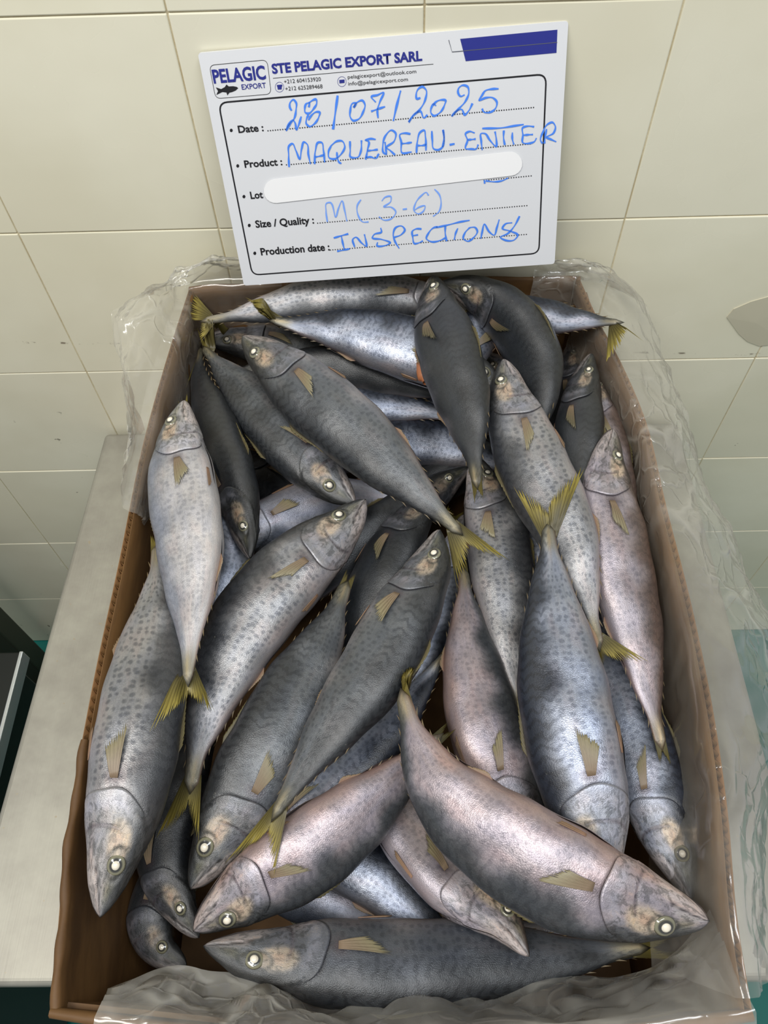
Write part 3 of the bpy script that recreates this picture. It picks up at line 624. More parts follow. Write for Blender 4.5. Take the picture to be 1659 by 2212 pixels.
SOL = {
'D3': {"P":[[0.0419,0.556,0.1025],[0.0268,0.5207,0.1024],[0.0122,0.4869,0.1022],[-0.0028,0.4551,0.1021],[-0.0183,0.4252,0.1021],[-0.0338,0.3968,0.102],[-0.0493,0.3698,0.102],[-0.0596,0.3525,0.102],[-0.0746,0.3272,0.1021]],"h":0.0295,"s":1,"r":20,"k":"dark","t":None},
'D5': {"P":[[-0.0349,0.2137,0.11],[-0.0109,0.1857,0.11],[0.012,0.159,0.11],[0.0353,0.1345,0.11],[0.0594,0.1124,0.11],[0.0841,0.0926,0.11],[0.1099,0.0756,0.11],[0.1273,0.065,0.11],[0.1524,0.0493,0.11]],"h":0.0252,"s":1,"r":20,"k":"dark","t":None},
'D12': {"P":[[-0.193,0.537,0.1223],[-0.1675,0.5108,0.1224],[-0.1422,0.4866,0.1226],[-0.1164,0.4653,0.1227],[-0.0911,0.445,0.1229],[-0.0667,0.4249,0.123],[-0.043,0.4054,0.1232],[-0.0275,0.3926,0.1233],[-0.0049,0.3739,0.1234]],"h":0.0292,"s":1,"r":20,"k":"dark","t":None},
'D13': {"P":[[-0.171,0.1235,0.1],[-0.1392,0.1095,0.1],[-0.1082,0.0956,0.1],[-0.0772,0.0842,0.1],[-0.0456,0.0764,0.1],[-0.0141,0.0698,0.1],[0.0172,0.064,0.1],[0.038,0.0605,0.1],[0.0689,0.0552,0.1]],"h":0.0208,"s":1,"r":0,"k":"silver","t":None},
'D6': {"P":[[0.1309,0.497,0.1035],[0.1357,0.4598,0.1033],[0.14,0.4243,0.1032],[0.1415,0.3898,0.1031],[0.1405,0.3564,0.1029],[0.1377,0.3245,0.1028],[0.1327,0.294,0.1027],[0.1288,0.2744,0.1026],[0.1232,0.2459,0.1024]],"h":0.0282,"s":-1,"r":20,"k":"dark","t":None},
'D8': {"P":[[-0.2011,0.641,0.1365],[-0.1712,0.6209,0.1356],[-0.1409,0.6069,0.1348],[-0.1097,0.5998,0.1341],[-0.0788,0.5934,0.1336],[-0.0479,0.589,0.1332],[-0.0171,0.5855,0.1329],[0.0033,0.5833,0.1328],[0.0338,0.5795,0.1328]],"h":0.0262,"s":1,"r":20,"k":"dark","t":None},
'D9': {"P":[[0.0971,0.3623,0.1174],[0.1008,0.324,0.1174],[0.1043,0.2877,0.1173],[0.1074,0.2532,0.1172],[0.1106,0.2204,0.1171],[0.1127,0.1891,0.1169],[0.1124,0.159,0.1168],[0.1114,0.1396,0.1167],[0.11,0.1116,0.1166]],"h":0.0252,"s":1,"r":20,"k":"dark","t":None},
'D10': {"P":[[-0.1649,0.2765,0.1468],[-0.1722,0.3015,0.158],[-0.1793,0.3268,0.1695],[-0.1857,0.3524,0.1813],[-0.1916,0.3785,0.1933],[-0.196,0.405,0.2055],[-0.198,0.4318,0.218],[-0.1982,0.4499,0.2265],[-0.1986,0.4773,0.2394]],"h":0.0233,"s":1,"r":20,"k":"dark","t":[[-0.205,0.5224,0.2294],[-0.2121,0.5107,0.2294]]},
'F27': {"P":[[-0.1641,0.0348,0.1407],[-0.1866,0.048,0.137],[-0.1956,0.0701,0.133],[-0.1898,0.0922,0.1288],[-0.1816,0.1148,0.1243],[-0.1724,0.1379,0.1195],[-0.1626,0.162,0.1144],[-0.1557,0.1788,0.1109],[-0.1447,0.205,0.1053]],"h":0.0221,"s":1,"r":10,"k":"dark","t":None},
'F31': {"P":[[-0.0058,0.0456,0.1343],[0.0196,0.0474,0.1357],[0.045,0.049,0.1371],[0.0704,0.0493,0.1384],[0.0955,0.0486,0.1397],[0.1202,0.0469,0.141],[0.1446,0.0444,0.1422],[0.1608,0.0427,0.1429],[0.1847,0.04,0.1441]],"h":0.0156,"s":1,"r":-30,"k":"silver","t":None},
'F29': {"P":[[-0.167,0.171,0.1353],[-0.1342,0.1549,0.1362],[-0.1018,0.1399,0.1373],[-0.0708,0.1246,0.1387],[-0.0422,0.1078,0.1402],[-0.0169,0.0885,0.142],[0.0066,0.0689,0.144],[0.0224,0.057,0.1454],[0.0456,0.0398,0.1477]],"h":0.0279,"s":-1,"r":0,"k":"blue","t":None},
'F37': {"P":[[-0.0503,0.4212,0.136],[-0.0237,0.4374,0.135],[0.0035,0.4539,0.1342],[0.0316,0.4697,0.1338],[0.0608,0.484,0.1337],[0.0895,0.5011,0.1339],[0.117,0.5229,0.1344],[0.1353,0.5388,0.1348],[0.1635,0.5626,0.1358]],"h":0.0241,"s":-1,"r":30,"k":"dark","t":None},
'F36': {"P":[[-0.1021,0.4765,0.16],[-0.0708,0.4863,0.1604],[-0.0391,0.4963,0.1602],[-0.0066,0.5028,0.1594],[0.0267,0.5057,0.158],[0.0593,0.5002,0.156],[0.0907,0.4906,0.1533],[0.1108,0.4822,0.1512],[0.1406,0.4696,0.1476]],"h":0.0264,"s":-1,"r":0,"k":"blue","t":None},
'F35': {"P":[[-0.112,0.5682,0.16],[-0.0782,0.5734,0.1594],[-0.0442,0.5791,0.1585],[-0.01,0.5811,0.1574],[0.024,0.5767,0.1559],[0.0573,0.5685,0.1542],[0.0892,0.5565,0.1523],[0.11,0.5475,0.1509],[0.141,0.5348,0.1485]],"h":0.0227,"s":-1,"r":20,"k":"blue","t":None},
'F34': {"P":[[-0.1723,0.4918,0.18],[-0.1425,0.5034,0.18],[-0.1125,0.5164,0.18],[-0.0817,0.5283,0.18],[-0.05,0.536,0.18],[-0.0173,0.5376,0.18],[0.0154,0.534,0.18],[0.0367,0.5287,0.18],[0.0681,0.5192,0.18]],"h":0.0227,"s":-1,"r":0,"k":"blue","t":None},
'F40': {"P":[[0.0955,0.6244,0.1675],[0.1138,0.5971,0.1665],[0.124,0.5644,0.1654],[0.1304,0.5317,0.1641],[0.1326,0.4991,0.1627],[0.1323,0.4671,0.1611],[0.131,0.436,0.1593],[0.1302,0.416,0.158],[0.13,0.3874,0.156]],"h":0.0242,"s":1,"r":0,"k":"blue","t":None},
'F39': {"P":[[0.1954,0.6331,0.1735],[0.1926,0.5957,0.1742],[0.1873,0.5604,0.1743],[0.1805,0.5272,0.174],[0.173,0.4961,0.173],[0.1649,0.4668,0.1716],[0.1565,0.439,0.1696],[0.1512,0.4212,0.168],[0.1438,0.3955,0.1651]],"h":0.0239,"s":-1,"r":20,"k":"dark","t":None},
'F41': {"P":[[0.1945,0.5465,0.2189],[0.196,0.5067,0.2219],[0.1971,0.4699,0.2235],[0.1974,0.4356,0.2239],[0.1975,0.4038,0.2229],[0.1975,0.3741,0.2207],[0.1982,0.3464,0.2172],[0.1989,0.3289,0.2141],[0.2003,0.3039,0.2085]],"h":0.017,"s":-1,"r":-10,"k":"warm","t":None},
'F38': {"P":[[-0.1702,0.3444,0.1944],[-0.1505,0.3712,0.1852],[-0.1274,0.3957,0.1769],[-0.1003,0.416,0.1695],[-0.0695,0.4297,0.163],[-0.0367,0.436,0.1573],[-0.0031,0.4344,0.1526],[0.0183,0.4286,0.1499],[0.0493,0.4156,0.1467]],"h":0.0258,"s":1,"r":-10,"k":"silver","t":[[0.0403,0.4512,0.145],[0.0724,0.438,0.1367]]},
'F33': {"P":[[0.0702,0.4637,0.171],[0.0428,0.4422,0.1696],[0.016,0.4213,0.1682],[-0.0102,0.4008,0.1669],[-0.0358,0.3811,0.1657],[-0.0594,0.3598,0.1646],[-0.0802,0.3364,0.1635],[-0.0932,0.3206,0.1629],[-0.1125,0.2977,0.1619]],"h":0.0244,"s":1,"r":20,"k":"dark","t":None},
'F32': {"P":[[0.0348,0.4257,0.1921],[0.0169,0.3963,0.1894],[-0.0004,0.3683,0.1864],[-0.0152,0.3403,0.1828],[-0.027,0.3119,0.1788],[-0.0363,0.2839,0.1744],[-0.0427,0.2561,0.1695],[-0.0462,0.238,0.1661],[-0.0516,0.2116,0.1604]],"h":0.0271,"s":-1,"r":25,"k":"dark","t":None},
'F44': {"P":[[-0.1538,0.4807,0.1949],[-0.152,0.442,0.1988],[-0.15,0.4062,0.2013],[-0.1491,0.3733,0.2025],[-0.1502,0.3431,0.2024],[-0.1545,0.3156,0.201],[-0.1601,0.2901,0.1982],[-0.1635,0.2738,0.1957],[-0.1688,0.2503,0.1907]],"h":0.021,"s":1,"r":10,"k":"blue","t":None},
'F42': {"P":[[0.0649,0.4147,0.16],[0.0556,0.3771,0.16],[0.0468,0.3415,0.16],[0.0362,0.3086,0.16],[0.0228,0.2784,0.16],[0.0088,0.2501,0.16],[-0.0057,0.2236,0.16],[-0.0154,0.2068,0.16],[-0.0293,0.1822,0.16]],"h":0.023,"s":-1,"r":0,"k":"blue","t":None},
'F43': {"P":[[0.11,0.4993,0.1798],[0.117,0.465,0.1784],[0.1236,0.4322,0.1769],[0.1281,0.4005,0.1752],[0.1302,0.3695,0.1732],[0.1311,0.3397,0.1711],[0.1308,0.311,0.1689],[0.1302,0.2925,0.1673],[0.1295,0.2657,0.1647]],"h":0.0219,"s":-1,"r":0,"k":"blue","t":None},
'F26': {"P":[[-0.1539,0.0537,0.1536],[-0.1703,0.0737,0.1527],[-0.1831,0.0965,0.1514],[-0.1896,0.1215,0.1497],[-0.1869,0.1476,0.1477],[-0.1816,0.1742,0.1454],[-0.174,0.2013,0.1428],[-0.1686,0.2201,0.1408],[-0.1597,0.2494,0.1376]],"h":0.0239,"s":1,"r":25,"k":"dark","t":None},
'F30': {"P":[[0.0804,0.0364,0.2142],[0.0656,0.0578,0.2051],[0.0432,0.0752,0.1968],[0.0229,0.0971,0.1892],[0.0038,0.1221,0.1824],[-0.014,0.1504,0.1764],[-0.0315,0.1816,0.1711],[-0.0437,0.2036,0.168],[-0.0635,0.2377,0.1639]],"h":0.0255,"s":1,"r":-25,"k":"warm","t":None},
'F28': {"P":[[-0.1349,0.0843,0.1753],[-0.1121,0.102,0.1806],[-0.0892,0.1204,0.1851],[-0.0667,0.14,0.1889],[-0.0446,0.1612,0.1919],[-0.022,0.1833,0.1942],[0.0002,0.2075,0.1956],[0.0144,0.2254,0.1962],[0.036,0.2537,0.1964]],"h":0.0246,"s":1,"r":20,"k":"blue","t":None},
'F7': {"P":[[-0.2078,0.6233,0.1954],[-0.1772,0.6252,0.1909],[-0.1461,0.6222,0.187],[-0.1149,0.6154,0.1839],[-0.0841,0.6052,0.1816],[-0.0535,0.5947,0.1799],[-0.0231,0.5845,0.179],[-0.003,0.5775,0.1788],[0.0268,0.5666,0.1791]],"h":0.0265,"s":1,"r":15,"k":"grey","t":None},
'F7b': {"P":[[-0.1618,0.5729,0.2011],[-0.1294,0.574,0.2013],[-0.097,0.5746,0.2013],[-0.0646,0.5743,0.201],[-0.0325,0.5687,0.2006],[-0.001,0.5595,0.1999],[0.0296,0.5489,0.1991],[0.0496,0.5411,0.1984],[0.0793,0.5297,0.1973]],"h":0.0229,"s":-1,"r":20,"k":"dark","t":None},
'F5': {"P":[[0.0878,0.6089,0.2211],[0.0544,0.6223,0.2332],[0.0181,0.6268,0.2429],[-0.0191,0.625,0.2501],[-0.0559,0.6198,0.2549],[-0.0922,0.6134,0.2572],[-0.1275,0.6038,0.2572],[-0.1511,0.5983,0.2558],[-0.1875,0.5943,0.2517]],"h":0.0237,"s":-1,"r":-10,"k":"spot","t":[[-0.218,0.6567,0.2417],[-0.1962,0.5705,0.2417]]},
'F10': {"P":[[0.0486,0.5061,0.2212],[0.0586,0.5398,0.2232],[0.0721,0.5708,0.2265],[0.0924,0.5963,0.2313],[0.1187,0.6031,0.2375],[0.1463,0.5959,0.2451],[0.1711,0.5808,0.2541],[0.1871,0.5718,0.261],[0.2099,0.558,0.2724]],"h":0.0236,"s":-1,"r":10,"k":"blue","t":[[0.2383,0.5392,0.2624],[0.1961,0.512,0.2624]]},
'F6': {"P":[[0.1024,0.4978,0.2427],[0.0779,0.5168,0.2441],[0.0518,0.5342,0.2456],[0.0241,0.5491,0.2471],[-0.0051,0.5605,0.2487],[-0.0351,0.5706,0.2502],[-0.0657,0.5785,0.2519],[-0.0864,0.5813,0.2529],[-0.1175,0.5872,0.2546]],"h":0.0315,"s":1,"r":0,"k":"blue","t":[[-0.1512,0.6083,0.2664],[-0.1415,0.5775,0.2446]]},
'F12': {"P":[[0.19,0.5437,0.2442],[0.1794,0.5082,0.241],[0.1714,0.4742,0.2374],[0.1659,0.4416,0.2334],[0.1613,0.4105,0.2289],[0.1557,0.3811,0.2241],[0.149,0.3531,0.2188],[0.1447,0.3351,0.2151],[0.1385,0.309,0.2092]],"h":0.0232,"s":-1,"r":20,"k":"dark","t":None},
'F9': {"P":[[0.0481,0.6227,0.2687],[0.0771,0.6118,0.2659],[0.1024,0.5921,0.2625],[0.1211,0.5649,0.2585],[0.1317,0.5325,0.2539],[0.1329,0.4983,0.2487],[0.1276,0.4662,0.243],[0.1213,0.4464,0.2388],[0.1091,0.4192,0.232]],"h":0.0292,"s":-1,"r":45,"k":"dark","t":None},
'F19': {"P":[[0.199,0.0715,0.2002],[0.1947,0.0977,0.1985],[0.1894,0.1251,0.1968],[0.1857,0.1548,0.1952],[0.1813,0.1862,0.1936],[0.1763,0.2193,0.192],[0.1716,0.2548,0.1905],[0.1697,0.2801,0.1894],[0.1675,0.3204,0.1879]],"h":0.0273,"s":1,"r":5,"k":"blue","t":None},
'F13': {"P":[[0.1922,0.4429,0.253],[0.1833,0.4027,0.2467],[0.181,0.364,0.2408],[0.182,0.3272,0.2354],[0.1843,0.2922,0.2305],[0.1872,0.2588,0.2261],[0.1896,0.2266,0.2221],[0.1911,0.206,0.2197],[0.1932,0.176,0.2165]],"h":0.0279,"s":-1,"r":-20,"k":"warm","t":None},
'F16': {"P":[[0.0753,0.4563,0.1984],[0.0823,0.4187,0.1982],[0.0872,0.3825,0.1979],[0.0899,0.3477,0.1977],[0.0909,0.3143,0.1975],[0.0917,0.2826,0.1973],[0.0928,0.2524,0.1971],[0.0931,0.2331,0.197],[0.0933,0.2052,0.1969]],"h":0.0288,"s":-1,"r":-5,"k":"spot","t":None},
'F17': {"P":[[0.0989,0.0894,0.2014],[0.0895,0.114,0.2017],[0.0802,0.1401,0.202],[0.0716,0.1679,0.2022],[0.0639,0.1976,0.2025],[0.0589,0.2298,0.2027],[0.0566,0.2644,0.203],[0.0562,0.2887,0.2031],[0.0554,0.327,0.2034]],"h":0.0292,"s":1,"r":-15,"k":"pink","t":None},
'F2': {"P":[[-0.1279,0.3354,0.2234],[-0.1336,0.3628,0.2241],[-0.1412,0.3913,0.2244],[-0.1515,0.4208,0.2242],[-0.163,0.4518,0.2235],[-0.1757,0.4845,0.2224],[-0.1892,0.5195,0.2208],[-0.1971,0.5444,0.2194],[-0.2025,0.5851,0.217]],"h":0.0244,"s":1,"r":35,"k":"dark","t":[[-0.2145,0.5405,0.207],[-0.1917,0.6354,0.207]]},
'F3': {"P":[[-0.0395,0.3925,0.2183],[-0.0596,0.4105,0.2202],[-0.0785,0.4313,0.2219],[-0.0964,0.4552,0.2233],[-0.1151,0.4798,0.2246],[-0.1347,0.5053,0.2255],[-0.1557,0.531,0.2262],[-0.1706,0.5482,0.2266],[-0.1922,0.5772,0.2269]],"h":0.03,"s":-1,"r":10,"k":"grey","t":[[-0.2142,0.6328,0.2169],[-0.173,0.6178,0.2169]]},
'F11': {"P":[[0.1012,0.5194,0.2641],[0.1028,0.4749,0.2614],[0.1091,0.434,0.2588],[0.1193,0.3972,0.2562],[0.1307,0.3631,0.2538],[0.1402,0.3299,0.2514],[0.1451,0.2968,0.2491],[0.1474,0.2753,0.2477],[0.1509,0.2444,0.2455]],"h":0.0302,"s":1,"r":-5,"k":"spot","t":[[0.1929,0.2289,0.2357],[0.1532,0.2232,0.2355]]},
'F8': {"P":[[0.0383,0.6186,0.2796],[0.0404,0.5811,0.2789],[0.0445,0.5463,0.2778],[0.0503,0.5139,0.2764],[0.0557,0.4833,0.2747],[0.0604,0.454,0.2727],[0.064,0.426,0.2703],[0.0654,0.4078,0.2686],[0.0666,0.3815,0.2657]],"h":0.0298,"s":-1,"r":30,"k":"dark","t":None},
'F23': {"P":[[-0.1514,0.0813,0.1992],[-0.1381,0.106,0.2022],[-0.1247,0.132,0.2047],[-0.1109,0.1592,0.2067],[-0.0962,0.1875,0.2083],[-0.083,0.2185,0.2095],[-0.0687,0.2511,0.2102],[-0.0592,0.2741,0.2105],[-0.0467,0.3117,0.2105]],"h":0.0332,"s":-1,"r":5,"k":"grey","t":None},
'F21': {"P":[[-0.0301,0.3914,0.2242],[-0.056,0.359,0.2223],[-0.084,0.3317,0.2207],[-0.1081,0.302,0.2192],[-0.1272,0.2703,0.2179],[-0.1409,0.2372,0.2168],[-0.1497,0.2037,0.2158],[-0.1538,0.1819,0.2153],[-0.1565,0.1499,0.2147]],"h":0.034,"s":1,"r":-5,"k":"spot","t":[[-0.1814,0.1094,0.2047],[-0.1447,0.104,0.2193]]},
'F22': {"P":[[-0.1931,0.0579,0.2581],[-0.1899,0.0848,0.2618],[-0.1869,0.1132,0.264],[-0.1858,0.1439,0.2647],[-0.1863,0.1771,0.2638],[-0.1878,0.2134,0.2614],[-0.1898,0.2533,0.2575],[-0.1918,0.2821,0.254],[-0.2006,0.3298,0.2476]],"h":0.0303,"s":1,"r":5,"k":"spot","t":[[-0.2125,0.3541,0.2376],[-0.206,0.3752,0.2376]]},
'F1': {"P":[[-0.1922,0.4727,0.269],[-0.1912,0.4326,0.2682],[-0.1853,0.3943,0.2675],[-0.1766,0.3584,0.2669],[-0.1679,0.3245,0.2663],[-0.1627,0.2921,0.2657],[-0.1599,0.2614,0.2652],[-0.1585,0.2419,0.2649],[-0.1558,0.2137,0.2645]],"h":0.0297,"s":1,"r":-20,"k":"light","t":[[-0.1709,0.1605,0.284],[-0.1342,0.1873,0.2545]]},
'F4': {"P":[[-0.1476,0.5633,0.2582],[-0.1184,0.5293,0.258],[-0.0899,0.4981,0.2577],[-0.0623,0.4688,0.2572],[-0.0359,0.4409,0.2566],[-0.0112,0.4134,0.2558],[0.0117,0.3861,0.255],[0.026,0.368,0.2543],[0.0476,0.3429,0.2532]],"h":0.0327,"s":1,"r":-5,"k":"grey","t":[[0.0946,0.3135,0.2432],[0.0469,0.2857,0.2432]]},
'F24': {"P":[[-0.1429,0.053,0.211],[-0.1224,0.0674,0.212],[-0.1003,0.0809,0.2129],[-0.0777,0.0948,0.2138],[-0.0552,0.1098,0.2146],[-0.0329,0.1261,0.2154],[-0.0117,0.1448,0.216],[0.0023,0.1583,0.2165],[0.0249,0.1779,0.217]],"h":0.0293,"s":1,"r":-20,"k":"pink","t":None},
'F20': {"P":[[0.0345,0.3442,0.2472],[0.0227,0.3068,0.2459],[0.0065,0.2738,0.2447],[-0.0099,0.243,0.2438],[-0.0272,0.2147,0.243],[-0.0452,0.1886,0.2424],[-0.0628,0.1639,0.242],[-0.0735,0.1476,0.2419],[-0.0872,0.123,0.2418]],"h":0.0294,"s":-1,"r":20,"k":"grey","t":[[-0.1234,0.0898,0.2318],[-0.0885,0.0797,0.2339]]},
'F15': {"P":[[0.1249,0.0615,0.2386],[0.1273,0.0912,0.24],[0.1262,0.1221,0.2419],[0.1228,0.1544,0.2443],[0.12,0.1886,0.2473],[0.1189,0.225,0.2509],[0.119,0.2636,0.255],[0.1194,0.2905,0.258],[0.1214,0.3328,0.2631]],"h":0.0337,"s":-1,"r":-5,"k":"blue","t":[[0.0947,0.3802,0.2667],[0.1531,0.3786,0.2737]]},
'F25': {"P":[[-0.1307,0.0415,0.2279],[-0.0955,0.0357,0.2162],[-0.059,0.0328,0.2061],[-0.0213,0.0318,0.1977],[0.0173,0.0331,0.1909],[0.0566,0.0348,0.1857],[0.0963,0.0368,0.1822],[0.1228,0.0384,0.1807],[0.1626,0.0414,0.18]],"h":0.0291,"s":1,"r":15,"k":"dark2","t":[[0.2081,0.0593,0.17],[0.1963,0.0346,0.17]]},
'F18': {"P":[[0.1842,0.0509,0.2661],[0.1545,0.0572,0.266],[0.1251,0.0655,0.2658],[0.0972,0.0779,0.2656],[0.0701,0.0935,0.2653],[0.0444,0.1128,0.2649],[0.0223,0.1379,0.2644],[0.0114,0.1584,0.2641],[0.0016,0.1944,0.2634]],"h":0.033,"s":-1,"r":-20,"k":"pink","t":[[0.0007,0.2205,0.2596],[0.0114,0.2083,0.2534]]},
}
LABELS = {
'D3': 'dark mackerel deep in the middle of the pile under the long diagonal one',
'D5': 'dark mackerel deep in the pile beneath the big curved fish at the bottom right',
'D12': 'dark mackerel low under the two grey fish that meet left of the middle',
'D13': 'silvery mackerel low in the gap between the two heads at the front',
'D6': 'dark mackerel deep between the two upright fish right of the middle',
'D8': 'dark mackerel deep in the back left of the box under the fish with yellow tails',
'D9': 'dark mackerel deep between the two large head-down fish right of centre',
'D10': 'mackerel under the pale head-up fish, tail tip showing above its nose',
'F27': 'dark mackerel head lowest in the front left corner of the box',
'F31': 'silver mackerel end showing below the big curved fish, over the bottom dark fish tail',
'F29': 'silvery blue mackerel flank in the gap above the bottom horizontal fish',
'F37': 'dark mackerel in the shadow below the two blue flanks in the middle of the box',
'F36': 'lower of the shiny blue mackerel flanks in the middle, under the dark head-up fish',
'F35': 'uppermost of the shiny blue flanks in the middle, only a narrow strip showing',
'F34': 'middle of the three shiny blue flanks, spotted, beside the long diagonal fish',
'F40': 'blue mackerel glimpsed between the dark head-up fish and the dark curved fish',
'F39': 'dark mackerel in the gap right of the dark curved fish near the back',
'F41': 'narrow brown spotted flank against the right wall behind the dark pointed head',
'F38': 'bright silver mackerel crossing under the long diagonal fish, its small yellow tail in the middle',
'F33': 'dark mackerel just under the head of the curved head-up fish left of centre',
'F32': 'dark bluish mackerel deep between the two diagonal fish in the centre',
'F44': 'blue grey mackerel strip between the pale head-up fish and the curved one',
'F42': 'blue mackerel in the gap right of the dark grey diagonal fish in the centre',
'F43': 'dark blue mackerel behind the upright yellow tail fin right of the middle',
'F26': 'dark mackerel head with a white eye near the front left corner of the box',
'F30': 'pinkish mackerel under the big curved fish, its jaw tip resting on the bottom fish',
'F28': 'blue striped mackerel running diagonally in the lower middle, eye beside a yellow tail',
'F7': 'grey mackerel with an orange cheek under the two horizontal fish at the back left',
'F7b': 'dark mackerel back running sideways behind the long diagonal fish head',
'F5': 'pale densely spotted mackerel lying along the back wall under the white board',
'F10': 'blue grey mackerel at the back right with its tail hanging over the box corner',
'F6': 'shiny blue horizontal mackerel at the back left with a yellow tail at its left end',
'F12': 'dark mackerel with pointed head up near the right wall',
'F9': 'plain dark curved mackerel at the back right, back turned up',
'F19': 'blue backed mackerel with head down at the lower right, beside the right wall',
'F13': 'silver mackerel with brown spots, snout up against the right wall',
'F16': 'spotted mackerel with head up in the middle, pale jaw at its left',
'F17': 'pinkish silver mackerel standing head down in the middle, pectoral fin near the bottom',
'F2': 'dark mackerel with chevron back, head down beside the pale fish at the left',
'F3': 'grey mackerel pointing down to the right, yellow tail in the upper left of the box',
'F11': 'spotted silver mackerel with head up right of centre, flecks behind its fin',
'F8': 'dark grey mackerel with snout touching the white board and orange gut at its left',
'F23': 'stout grey mackerel head down at the lower left, pointed open snout',
'F21': 'curved spotted mackerel with head at upper right and reddish tail at lower left',
'F22': 'large spotted mackerel along the left wall, head down in the lower left',
'F1': 'pale matt mackerel with head up at the left wall, yellow tail spread below',
'F4': 'long grey mackerel diagonally across the pile top, yellow tail in the centre',
'F24': 'pinkish spotted mackerel with pointed jaw towards the front left corner',
'F20': 'dark grey diagonal mackerel in the centre, yellow tail at its lower left end',
'F15': 'biggest striped mackerel standing head down right of centre, yellow tail spread at its top',
'F25': 'horizontal mackerel along the front edge, dark head at left with a large pale eye',
'F18': 'big curved pinkish mackerel on top at the lower right, head towards the right corner',
}
LOW = set('D3 D5 D6 D8 D9 F27 F29 F37 F35 F40 F39 F41 F33 F44 F42 F43'.split())
FISHES = {}
SOL['F10']['t'] = [list(at_z(1397, 742, .288)), list(at_z(1310, 790, .276))]      # this tail lies over the bag on the rim
for key, rec in SOL.items():
    FISHES[key] = make_fish(key, rec, LABELS[key], key in LOW)
keys = list(SOL)
for i, key in enumerate(keys):
    make_tail(FISHES[key][1], FISHES[key][0], SOL[key], [FISHES[k][1].tree for k in keys[:i]], i)
# gut hanging out of the belly of the dark fish under the board
r8, f8 = FISHES['F8']
gp = np.array([at_z(x, y, .255) for x, y in ((917, 762), (913, 785), (915, 808), (921, 826))])
tube('exposed_gut', gp, np.repeat([.003, .0062, .0066, .0035], 4)[:14], M['gut'], r8, 10, 14)

# ------------------------------------------------------------------ plastic liner
ln = tag(empty('plastic_liner', (.2, .3, .2)), 'crumpled clear plastic bag lining the box and hanging over its rim', 'plastic bag')
def nz(x, y, s):
    return math.sin(x*31+s)*math.sin(y*23+s*1.7)+.6*math.sin(x*67+y*41+s*2.3)+.35*math.sin(x*129-y*97+s)
def film(name, rim, inner, outer, seed, n=150, amp=.004, mat='film'):
    """rim: points on the rim; inner: depth inside at each; outer: list of (x,y,z) free edge points"""
    t = np.linspace(0, 1, n); R = hermite(rim, t); I = hermite(inner, t); O = hermite(outer, t)
    rows = []; m1, m2 = 14, 26
    To = np.gradient(R, axis=0)[:, :2]; To /= np.linalg.norm(To, axis=1)[:, None]; No = np.c_[To[:, 1], -To[:, 0], np.zeros(n)]
    if ((R[:, :2]-np.array([0, .32]))*No[:, :2]).sum() < 0: No = -No
    Ri = R-No*.0095; Ri[:, 2] -= .002; R = R+No*.0025
    for k in range(m1):
        f = k/(m1-1); P = I*(1-f)+Ri*f; rows.append((P, math.sin(f*math.pi)*.9+.15, f-1))
    rows.append(((Ri+R)/2+np.array([0, 0, .003]), .15, -.01))
    for k in range(1, m2+1):
        f = k/m2; P = R*(1-f)+O*f; P = P+np.c_[np.zeros(n), np.zeros(n), .020*np.sin(math.pi*np.full(n, f))*np.ones(n)]
        rows.append((P, min(1, f*5), f))
    V = []
    rs = np.random.RandomState(seed); fold_ = rs.uniform(0, 6.28, 8)
    T = np.gradient(R, axis=0); T /= np.linalg.norm(T, axis=1)[:, None]; Nn = np.c_[-T[:, 1], T[:, 0], np.zeros(n)]
    s_arc = np.r_[0, np.cumsum(np.linalg.norm(np.diff(R, axis=0), axis=1))]
    for P, a, f in rows:
        for j in range(n):
            s_ = s_arc[j]
            sk = s_+.05*f*math.sin(s_*9+fold_[1])
            r1 = 1-abs(math.sin(sk*26+fold_[0]+1.2*f+.8*math.sin(sk*11+fold_[2])))*1.6
            r2 = 1-abs(math.sin(sk*61-1.7*f+fold_[3]+math.sin(f*5+sk*19)))*1.6
            d = amp*a*(1.1*r1+.55*r2+.45*nz(s_*2, f*1.2, seed))
            p = P[j]+np.array([0, 0, 1])*(d*(1.0 if f > 0 else .15))+Nn[j]*(d*(.5 if f > 0 else 1.0))
            V.append(p)
    return mesh(name, V, grid_faces(len(rows), n), M[mat], ln, True)
def up(path, t0, t1, n, dz=.0055, off=0.0):
    R = hermite([(x, y, RIM+dz) for x, y in path], np.linspace(t0, t1, n)); return R
# right side and back right corner
rb = up(BACK, .88, 1, 3); rr = up(RIGHT, .03, .985, 12); rimR = np.r_[rb, rr]
inR = rimR.copy(); cx = np.array([0, .32])
for p in inR:
    d = cx-p[:2]; d /= np.linalg.norm(d); p[0] += -.016 if p[0] > .195 else d[0]*.012; p[1] += d[1]*.012; p[2] = .10
inR[:3, 2] = .19
for p in inR[3:]:
    if p[1] < .16: p[0] -= .016; p[2] = .17
    if p[1] < .06: p[0] -= .012; p[1] += .01; p[2] = .205
outR = np.array([at_y(1212, 596, .652), at_z(1300, 606, .245), at_z(1345, 632, .235), at_z(1402, 690, .22), at_z(1436, 770, .19), at_z(1480, 880, .16), at_z(1500, 985, .13), at_z(1590, 1190, .11), at_z(1660, 1330, .09), at_z(1760, 1500, .05), at_z(1800, 1650, .03), at_z(1655, 1780, .09), at_z(1650, 1880, .10), at_z(1640, 1975, .11), at_z(1618, 2060, .14)])
outR[:, 1] = np.minimum(outR[:, 1], .655)
film('film_panel', rimR, inR, outR, 3, 230, .0034)
